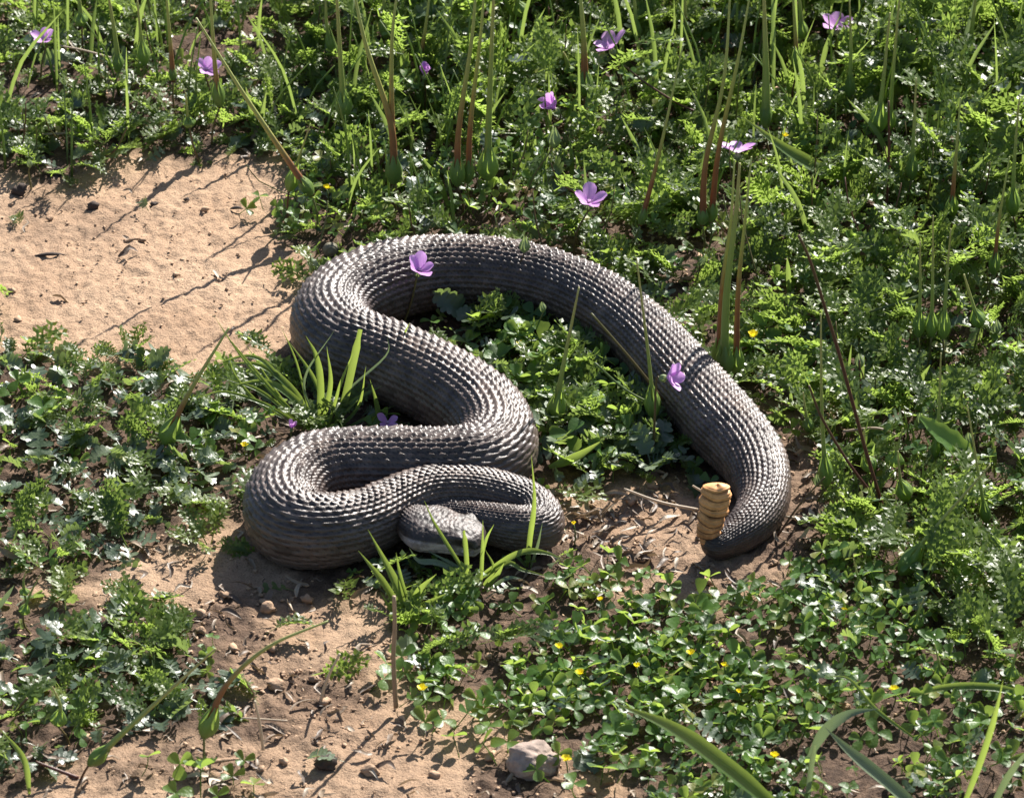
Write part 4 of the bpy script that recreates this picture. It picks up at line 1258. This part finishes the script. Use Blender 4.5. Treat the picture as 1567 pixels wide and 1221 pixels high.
tuft('grass_tuft', 715, 900, "spreading grass tuft growing right in front of the snake's head", [
    ([(722, 893), (694, 849), (664, 800), (649, 765)], 6.5, {'lean': .3}), ([(712, 900), (713, 860), (709, 812)], 9, {'shape': 'blunt', 'lean': .3}), ([(735, 900), (737, 850), (739, 795)], 7, {'lean': .3}),
    ([(733, 880), (742, 830), (756, 802)], 5, {'lean': .3}), ([(718, 885), (672, 862), (640, 858), (626, 838)], 9, {'mat': 'pale_grass', 'lean': .3}), ([(720, 880), (690, 862), (655, 843)], 6, {'mat': 'pale_grass', 'lean': .3}),
    ([(725, 888), (790, 848), (830, 845), (866, 858)], 9, {'lean': .3}), ([(728, 890), (775, 862), (800, 872), (850, 918)], 7, {'lean': .3}), ([(740, 895), (755, 870), (742, 840)], 6), ([(718, 900), (700, 900), (665, 880)], 7),
    ([(738, 905), (760, 880), (772, 860)], 7), ([(745, 905), (775, 885), (800, 885)], 6, {'mat': 'pale_grass'})])
tuft('grass_tuft', 808, 865, "single upright blade standing in front of the snake's neck loop", [
    ([(806, 868), (810, 825), (817, 765), (813, 696)], 9, {'lean': .15}), ([(812, 868), (822, 835), (830, 800)], 5, {'mat': 'pale_grass', 'lean': .3}), ([(806, 868), (790, 850), (780, 842)], 5)], cat='grass blade')
def single(pts, w, label, mat='grass', **kw):
    c = P(*pts[0], 0); note_clear(c, .008, .01); root = empty('grass_leaf', Vector((c[0], c[1], ground_z(c[0], c[1]))))
    blade(pts, w, M[mat], root, **kw); tag(root, label, 'grass blade', 'single grass blades')
single([(1215, 1260), (1120, 1180), (1030, 1115), (942, 1076)], 25, 'broad bright green blade crossing the clover at the bottom', lean=.4, n=24)
single([(1440, 1270), (1360, 1200), (1300, 1150), (1262, 1112)], 19, 'broad pale dry blade at the bottom right', 'pale_grass', lean=.3, n=24)
single([(1232, 1262), (1238, 1190), (1246, 1140)], 9, 'pale stem of the bent blade at the bottom right', 'pale_grass', shape='blunt', lean=.2)
single([(1238, 1158), (1262, 1118), (1300, 1092), (1345, 1084)], 15, 'pale bent blade curving right above the clover', 'pale_grass', z0=.025, lean=.1)
single([(1462, 1262), (1500, 1160), (1522, 1090), (1535, 1040)], 13, 'dull green upright blade near the lower right corner', lean=.5)
single([(1500, 1275), (1540, 1190), (1590, 1130)], 11, 'purplish pale stem at the lower right corner', 'pale_grass', lean=.4)
single([(1600, 1072), (1520, 1052), (1440, 1052), (1380, 1068)], 11, 'thin green blade lying level at the right edge', z0=.014)
single([(1312, 278), (1260, 262), (1200, 228), (1135, 178)], 24, 'broad shiny blade slanting down behind the yellow flowers', z0=.008, lean=.2)
single([(1375, 150), (1378, 90), (1368, 20)], 14, 'bluish hanging blade near the top right', 'pale_grass')
single([(1455, 130), (1475, 70), (1495, -20)], 14, 'bluish green upright blade at the top right', 'pale_grass')
single([(1510, 90), (1495, 40), (1480, -20)], 12, 'bright upright blade in the top right corner')
single([(1400, 190), (1385, 140), (1372, 80)], 12, 'bright narrow blade under the bluish one at top right')
single([(840, 715), (880, 700), (925, 672)], 13, 'bright short blade in the hollow of the big loop', z0=.008)
single([(690, 305), (680, 260), (692, 225)], 6, 'thin pale blade at the foot of the tall seed beaks', 'pale_grass')
single([(790, 300), (740, 262), (692, 255), (686, 300)], 5, 'thin arched pale blade under the tall seed beaks', 'pale_grass')
single([(960, 610), (945, 620), (905, 640)], 7, 'thin blade beside the pink flower stem', z0=.01)
single([(1400, 1130), (1340, 1085), (1300, 1040), (1262, 1035)], 6, 'very thin blade over the clover at right', z0=.01)
single([(45, 1215), (35, 1160), (-5, 1110)], 9, 'green blade at the lower left edge')
single([(-10, 940), (10, 912), (22, 895)], 7, 'short blade at the left edge above the front soil', 'pale_grass')

# long bare stems
def stem(pts, r, label, tint=.2, mat='stem', z0=0.0, lean=0.0, cat='stem', name='plant_stem', group='bare stems among the leaves', r2=None):
    path = smooth_path(upright(pts, z0=z0, lean=lean), 20)
    path[:, 2] = np.maximum(path[:, 2], .0012)
    V, F, A = tube(path, np.linspace(r, r2 or r * .7, 20) * U, 6)
    o = link(name, mesh_np(name, V, F, True, {'tint': np.clip(tint + .25 * (A - .5), 0, 1)}), M[mat])
    tag(o, label, cat, group)
stem([(1358, 800), (1325, 690), (1285, 545), (1262, 470), (1240, 400), (1222, 360)], 3.0, 'long reddish stem leaning left along the right side', .1)
stem([(1352, 778), (1300, 710), (1258, 640), (1238, 590)], 2.6, 'reddish stem beside the fat green seed heads', .1)
stem([(1215, 515), (1290, 490), (1400, 455), (1455, 430)], 2.6, 'green stem slanting across the leaves at right', .8, z0=.008)
stem([(1015, 612), (970, 555), (905, 480)], 2.6, 'red and green stem joining the pink flower from the left', .35, z0=.02)
stem([(1095, 632), (1020, 625), (960, 598), (910, 555)], 2.4, 'green stem lying in front of the snake near the pink flower', .9, z0=.012)
stem([(1068, 780), (1010, 768), (955, 748)], 2.6, 'pale straw pointing at the rattle from the left', .8, 'straw', z0=.004, cat='straw')
stem([(1085, 758), (1068, 748), (1060, 743)], 2.2, 'short pale straw behind the rattle', .8, 'straw', z0=.02, cat='straw')
stem([(1380, 165), (1440, 158), (1520, 162)], 2.0, 'thin red stem lying level at upper right', .1, z0=.02)
stem([(1355, 345), (1360, 250), (1360, 155)], 2.4, 'thin dark red upright stem at upper right', .0)
stem([(1100, 185), (1040, 160), (985, 125), (955, 100)], 2.4, 'reddish stem running from the top flower to the right', .1, z0=.015)
stem([(190, 95), (130, 78), (88, 70)], 2.2, 'pale stem running right from the small purple flower', .7, 'straw', z0=.01)
stem([(115, 245), (170, 235), (195, 195)], 2.2, 'brown runner curving over the sand edge at top left', .2, z0=.004)
stem([(155, 208), (100, 204), (52, 207)], 2.4, 'pale twig lying on leaves at the left edge', .6, 'straw', z0=.006, cat='twig')
stem([(606, 1085), (602, 1010), (604, 960), (603, 912)], 3.6, 'dry brown stalk standing under the two bladed grass tuft', .35, 'straw', cat='straw', r2=2.8)
stem([(403, 1150), (398, 1110), (390, 1072)], 2.4, 'pale upright straw on the front soil', .9, 'straw', cat='straw')
stem([(440, 1103), (400, 1100), (370, 1098)], 1.8, 'thin straw lying on the front soil', .8, 'straw', z0=.002, cat='straw')
stem([(490, 1075), (500, 1040), (520, 1000)], 2.4, 'bent pale straw left of the brown stalk', .9, 'straw', cat='straw')
stem([(120, 1190), (80, 1175), (55, 1165)], 2.8, 'purple tinged stem at the lower left', .0, z0=.003)
stem([(-10, 1110), (20, 1090), (42, 1068)], 3, 'pinkish stalk at the left edge near the bottom', .1, z0=.006)
stem([(1235, 795), (1195, 790), (1170, 792)], 2.2, 'pale straw beside the tail bend', .9, 'straw', z0=.003, cat='straw')
stem([(1190, 820), (1225, 770), (1262, 730)], 1.8, 'thin twig right of the tail', .2, z0=.004, cat='twig')
stem([(1030, 548), (960, 580), (880, 585)], 3.0, 'brown withered stem inside the big loop', .1, z0=.01)
stem([(1300, 770), (1345, 765), (1420, 770)], 2.6, 'pale green stem lying level near the tail at right', .9, z0=.01)
stem([(1290, 660), (1340, 655), (1372, 665)], 2.2, 'curled pale tendril above the fat seed heads', .6, 'straw', z0=.02)
stem([(1420, 1200), (1380, 1190), (1340, 1205)], 2.2, 'dry stem among the clover at the bottom right', .3, 'straw', z0=.004, cat='twig')

def many_stems():
    """thin stems filling the greenery at the back, too many to pick out"""
    parts = []
    for _ in range(520):
        px = RNG.uniform(-100, 1700); py = RNG.uniform(-250, 900)
        if py > 500 and px < 1230: continue
        if bool(bare(px, py)) : continue
        b = P(px, py, 0)
        if not snake_clear(b[:1], b[1:2], .006).all(): continue
        h = RNG.uniform(.012, .05) * (1 if py < 450 else .7)
        dx, dy = RNG.normal(0, .4) * h, RNG.normal(0, .35) * h
        e = b + np.array([dx, dy, h]);
        if not snake_clear(e[:1], e[1:2], .002).all(): continue
        m_ = (b + e) / 2 + np.array([dx * .3, dy * .2, h * .1])
        V, F, A = tube(smooth_path([b, m_, e], 6), np.linspace(1.5, .9, 6) * U, 4)
        parts.append((V, F, np.full(len(V), RNG.random())))
    blades = []
    for _ in range(1500):
        px = RNG.uniform(-100, 1700); py = RNG.uniform(-250, 860)
        if (py > 360 and px < 1200) or bool(bare(px, py)): continue
        if px < 480 and RNG.random() < .6: continue
        b = P(px, py, 0)
        if not snake_clear(b[:1], b[1:2], .010).all(): continue
        f_ = min(1, max(.3, (600 - py) / 400))
        h = RNG.uniform(.03, .085) * f_
        dx, dy = RNG.normal(0, .22) * h, RNG.normal(0, .2) * h
        e = b + np.array([dx, dy, h]); m_ = (b + e) / 2 + np.array([dx * -.15, 0, h * .06])
        if RNG.random() < .5:
            fine = smooth_path([b, m_, e], 7)
            V, F, A = ribbon(fine, RNG.uniform(1.8, 4.4) * U * np.array([.6, .9, 1, 1, .85, .5, .05]), face=(RNG.normal(0, .6), -.8, .4), fold=.3)
        else:
            V, F, A = tube(smooth_path([b, m_, e], 6), np.linspace(2.4, .9, 6) * U, 5)
        blades.append((V, F, .1 + .7 * np.full(len(V), RNG.random())))
    V, F, A = join(blades)
    o = link('upright_green_stalks', mesh_np('upright_green_stalks', V, F, True, {'tint': A}), M['upright']); o['kind'] = 'stuff'
    o['label'] = 'crowd of upright green stalks and narrow blades behind the snake'; o['category'] = 'stalks'
    V, F, A = join(parts)
    o = link('thin_stems', mesh_np('thin_stems', V, F, True, {'tint': A}), M['stem']); o['kind'] = 'stuff'
    o['label'] = 'tangle of thin green and red stems among the leaves'; o['category'] = 'stems'
many_stems()

# toothed leaf at the right
def toothed_leaf():
    c = P(1490, 712, .012); root = empty('toothed_leaf', Vector((c[0], c[1], 0)))
    path = smooth_path([c, PY(1470, 685, c[1]), PY(1435, 660, c[1]), PY(1408, 638, c[1])], 12)
    t = np.linspace(0, 1, 12)
    w = 15 * U * np.sin(.35 + 2.6 * t) * (1 + .22 * (np.arange(12) % 2))
    V, F, A = ribbon(path, w, face=(.1, -.5, .8), fold=.2)
    link('leaf', mesh_np('leaf', V - np.array(root.location), F, True, {'tint': np.full(len(V), .6)}), M['clover'], root)
    tag(root, 'single bright toothed leaf standing at the right side', 'leaf')
toothed_leaf()

# ------------------------------------------------------------------ stones, clods, pod
def stone(px, py, w, h, name, label, cat, mat, seed, group=None, sub=3, rough=.2):
    V, F = icos(sub); r2 = np.random.default_rng(seed)
    n = np.zeros(len(V))
    for _ in range(14):
        a = r2.standard_normal(3); a /= np.linalg.norm(a); q = r2.uniform(.55, .95)
        dd = V @ a; n = np.maximum(n, np.clip(dd - q, 0, 1) * .9)
    fr = fbm(V[:, 0] * 2.2 + seed, V[:, 1] * 2.2 + V[:, 2] * 3, seed, 4)
    V = V * (1 - n[:, None]) * (1 + rough * 2 * (fr[:, None] - .5))
    V = V * np.array([w, w * .85, h]) * .5 * U
    c = P(px, py, h * .25 * U); c[2] = ground_z(c[0], c[1]) + h * .25 * U
    o = link(name, mesh_np(name, V, F, True, {'tint': np.full(len(V), .3)}), M[mat]); o.location = c
    tag(o, label, cat, group); return o
stone(817, 1156, 78, 62, 'rock', 'pale pinkish rock sitting by the clover at the bottom', 'rock', 'rock', 3, sub=4, rough=.16)
for k, (px, py, w, lb) in enumerate([(142, 317, 24, 'round dark clod on the sand at upper left'), (497, 1162, 36, 'largest dark clod on the front soil'), (567, 1172, 24, 'dark clod between the largest clod and the pale rock'),
        (88, 262, 26, 'dark lump at the shaded edge of the sand'), (235, 312, 14, 'small dark lump in the middle of the upper sand'), (410, 930, 26, "brown lump just below the snake's left coil"), (308, 942, 22, 'pale round pebble left of the coil shadow'),
        (308, 968, 20, 'second pale pebble below the round pebble'), (420, 1045, 30, 'brown lump in the middle of the front soil'), (665, 1178, 20, 'dark pebble left of the pale rock'), (962, 1165, 22, 'grey round pebble right of the pale rock'),
        (1190, 1215, 26, 'dark clod at the bottom edge right of the rock'), (560, 305, 14, 'small pebble among the clover behind the bend'), (30, 290, 28, 'dark lump at the left edge of the sand'), (1050, 700, 22, 'dark crumb in the shade beside the tail'), (285, 305, 10, 'tiny dark crumb on the upper sand'), (180, 1135, 16, 'small pebble in the lower left sand')]):
    pale = 'pale' in lb or 'grey' in lb
    stone(px, py, w, w * .8, 'pebble' if pale or 'pebble' in lb else 'soil_clod', lb, 'pebble' if pale or 'pebble' in lb else 'clod', 'crumb' if pale or 'brown' in lb else 'clod', 20 + k, None, 2, .35)

def chip(px, py, w, label, ang=0, mat='clod'):
    c = P(px, py, .002)
    d = np.array([math.cos(ang), math.sin(ang), .04])
    V, F, A = tube(smooth_path([c - d * w * .5 * U, c + np.array([0, 0, .0015]), c + d * w * .5 * U], 8), np.array([.6, 2.5, 3.6, 4, 4, 3.2, 2, .5]) * U, 7)
    V[:, 2] = c[2] + (V[:, 2] - c[2]) * .6
    o = link('bark_chip', mesh_np('bark_chip', V, F, True, {'tint': A * .3}), M[mat]); tag(o, label, 'bark chip')
chip(76, 391, 54, 'thin dark bark chip on the sand at left', .05)
chip(202, 368, 30, 'short curled brown chip on the open sand', .5, 'crumb')
chip(185, 543, 46, 'dark bark chip at the lower edge of the sand', .1)
chip(342, 1165, 56, 'long flat brown chip on the front soil', .25, 'crumb')
chip(362, 320, 22, 'small dark chip at the upper right of the sand', 0)

def seed_pod():
    c = P(506, 383, .004); root = empty('seed_pod', Vector((c[0], c[1], ground_z(c[0], c[1]))))
    V, F = icos(3)
    r = 12.5 * U
    l = np.arctan2(V[:, 2], V[:, 0])
    V2 = V * (1 + .06 * np.cos(V[:, 1] * 18)[:, None]) * np.array([1, .8, .95]) * r + np.array([0, 0, r * .8])
    link('husk', mesh_np('husk', V2, F, True, {'tint': np.full(len(V), .2)}), M['pod'], root)
    tag(root, "round ridged seed pod on the sand at the snake's upper bend", 'seed pod')
seed_pod()
# ------------------------------------------------------------------ low plants and the mat between them
CL = [(455, 350), (420, 335), (1210, 330), (1160, 545), (700, 925), (660, 930), (745, 945), (920, 900), (955, 905), (905, 890), (1060, 935), (1040, 930),
      (655, 1035), (640, 1060), (680, 1110), (715, 1130), (790, 1085), (830, 1040), (845, 1060), (870, 965), (835, 985), (900, 1000), (940, 1000), (880, 1060),
      (995, 990), (1040, 1010), (1085, 1000), (1120, 1010), (1110, 1050), (1060, 1060), (960, 1060), (1210, 960), (1240, 960), (1270, 1020), (1200, 1010),
      (1300, 935), (1330, 1080), (1220, 1080), (1250, 1060), (1180, 1075), (1120, 1190), (1400, 1130), (1430, 1170), (1380, 1160), (1340, 1020), (1450, 1110),
      (1500, 1090), (890, 1190), (960, 1165), (960, 1110), (1020, 1120), (1075, 1090), (1160, 1130), (1200, 1150), (780, 560), (820, 545), (930, 545), (985, 560),
      (520, 310), (560, 320), (640, 320), (690, 315), (500, 340), (610, 340), (330, 1205), (270, 1210), (1240, 915), (1300, 975), (1180, 930), (1130, 960),
      (360, 680), (340, 700), (60, 630), (30, 1110), (1520, 1000), (1550, 1160), (1480, 1060), (1240, 400), (1270, 330), (735, 470)]
for px, py in CL:
    low_plant('c', px, py, int(RNG.integers(3, 7)), RNG.uniform(.0052, .0072) * (.9 if py < 600 else 1.1), random.choice(['bright clover plant', 'round leaved clover', 'small low clover']),
              'clover plants on the soil', 'clover_plant', 'clover')
LB = [(60, 560), (130, 590), (210, 580), (250, 620), (165, 640), (40, 660), (100, 690), (190, 700), (290, 650), (330, 640), (300, 700), (240, 710), (60, 740),
      (150, 750), (230, 760), (20, 800), (110, 790), (80, 830), (180, 830), (290, 730), (40, 1020), (110, 1000), (170, 1030), (230, 1010), (280, 1060), (200, 1080),
      (90, 1080), (320, 1090), (250, 1110), (50, 1170), (720, 470), (770, 480), (880, 600), (900, 680), (930, 700), (850, 560), (1010, 690), (500, 210), (860, 360),
      (960, 420), (985, 330), (40, 230), (90, 210), (140, 110), (20, 190), (1440, 930), (1500, 900), (1410, 600), (1320, 540), (1360, 560)]
for px, py in LB:
    low_plant('l', px, py, int(RNG.integers(4, 8)), RNG.uniform(.015, .024), random.choice(['grey lobed rosette', 'shiny lobed rosette', 'flat toothed rosette']),
              'lobed rosettes lying on the soil', 'lobed_rosette', 'rosette')
FT = [(320, 845), (75, 870), (205, 1000), (225, 950), (190, 560), (560, 160), (640, 200), (800, 160), (770, 250), (850, 250), (1000, 110), (1010, 220), (1100, 170),
      (1200, 120), (1250, 200), (1320, 90), (1370, 110), (1420, 60), (1480, 150), (1530, 80), (1540, 230), (1460, 260), (1400, 340), (1500, 360), (1550, 420), (1340, 430),
      (1290, 480), (1360, 600), (1410, 560), (1480, 560), (1540, 600), (1320, 780), (1390, 760), (1460, 780), (1530, 760), (1500, 850), (1440, 860), (1350, 870),
      (1540, 920), (1290, 620), (1240, 520), (1180, 420), (1220, 250), (1060, 320), (990, 300), (930, 420), (1050, 440), (890, 545), (860, 480), (900, 650), (700, 150),
      (450, 60), (400, 120), (350, 30), (200, 150), (270, 200), (160, 220), (340, 200), (420, 190), (60, 60), (140, 30), (240, 60), (600, 60), (680, 80), (900, 60)]
FT += [(845, 590), (905, 575), (955, 600), (985, 625), (1030, 690), (790, 520), (870, 620), (940, 660)]
for px, py in [(875, 560), (925, 600), (1010, 660), (750, 500), (850, 660), (900, 615), (880, 690), (1000, 720), (720, 500)]:
    low_plant('l', px, py, 8, .024, random.choice(['grey lobed rosette', 'shiny lobed rosette']), 'lobed rosettes lying on the soil', 'lobed_rosette', 'rosette', .8)
for px, py in [(820, 560), (960, 640), (800, 580), (835, 620), (770, 530), (890, 585), (930, 690), (1190, 560), (1215, 345), (1235, 335)]:
    low_plant('c', px, py, 7, .0085, random.choice(['bright clover plant', 'round leaved clover']), 'clover plants on the soil', 'clover_plant', 'clover')
for px, py in FT:
    low_plant('f', px, py, int(RNG.integers(5, 9)), RNG.uniform(.020, .033), random.choice(['feathery green rosette', 'green ferny tuft', 'finely cut plant']),
              'feathery leaved plants around the snake', 'feathery_plant', 'plant', .5 if py < 500 else (.9 if 700 < px < 1040 and py < 730 else 0))


grow()
print('tris', sum(len(o.data.polygons) for o in bpy.data.objects if o.type=='MESH' and o.get('kind')) , sum(len(m.polygons) for m in bpy.data.meshes), flush=True)
print('objects', len(bpy.data.objects))
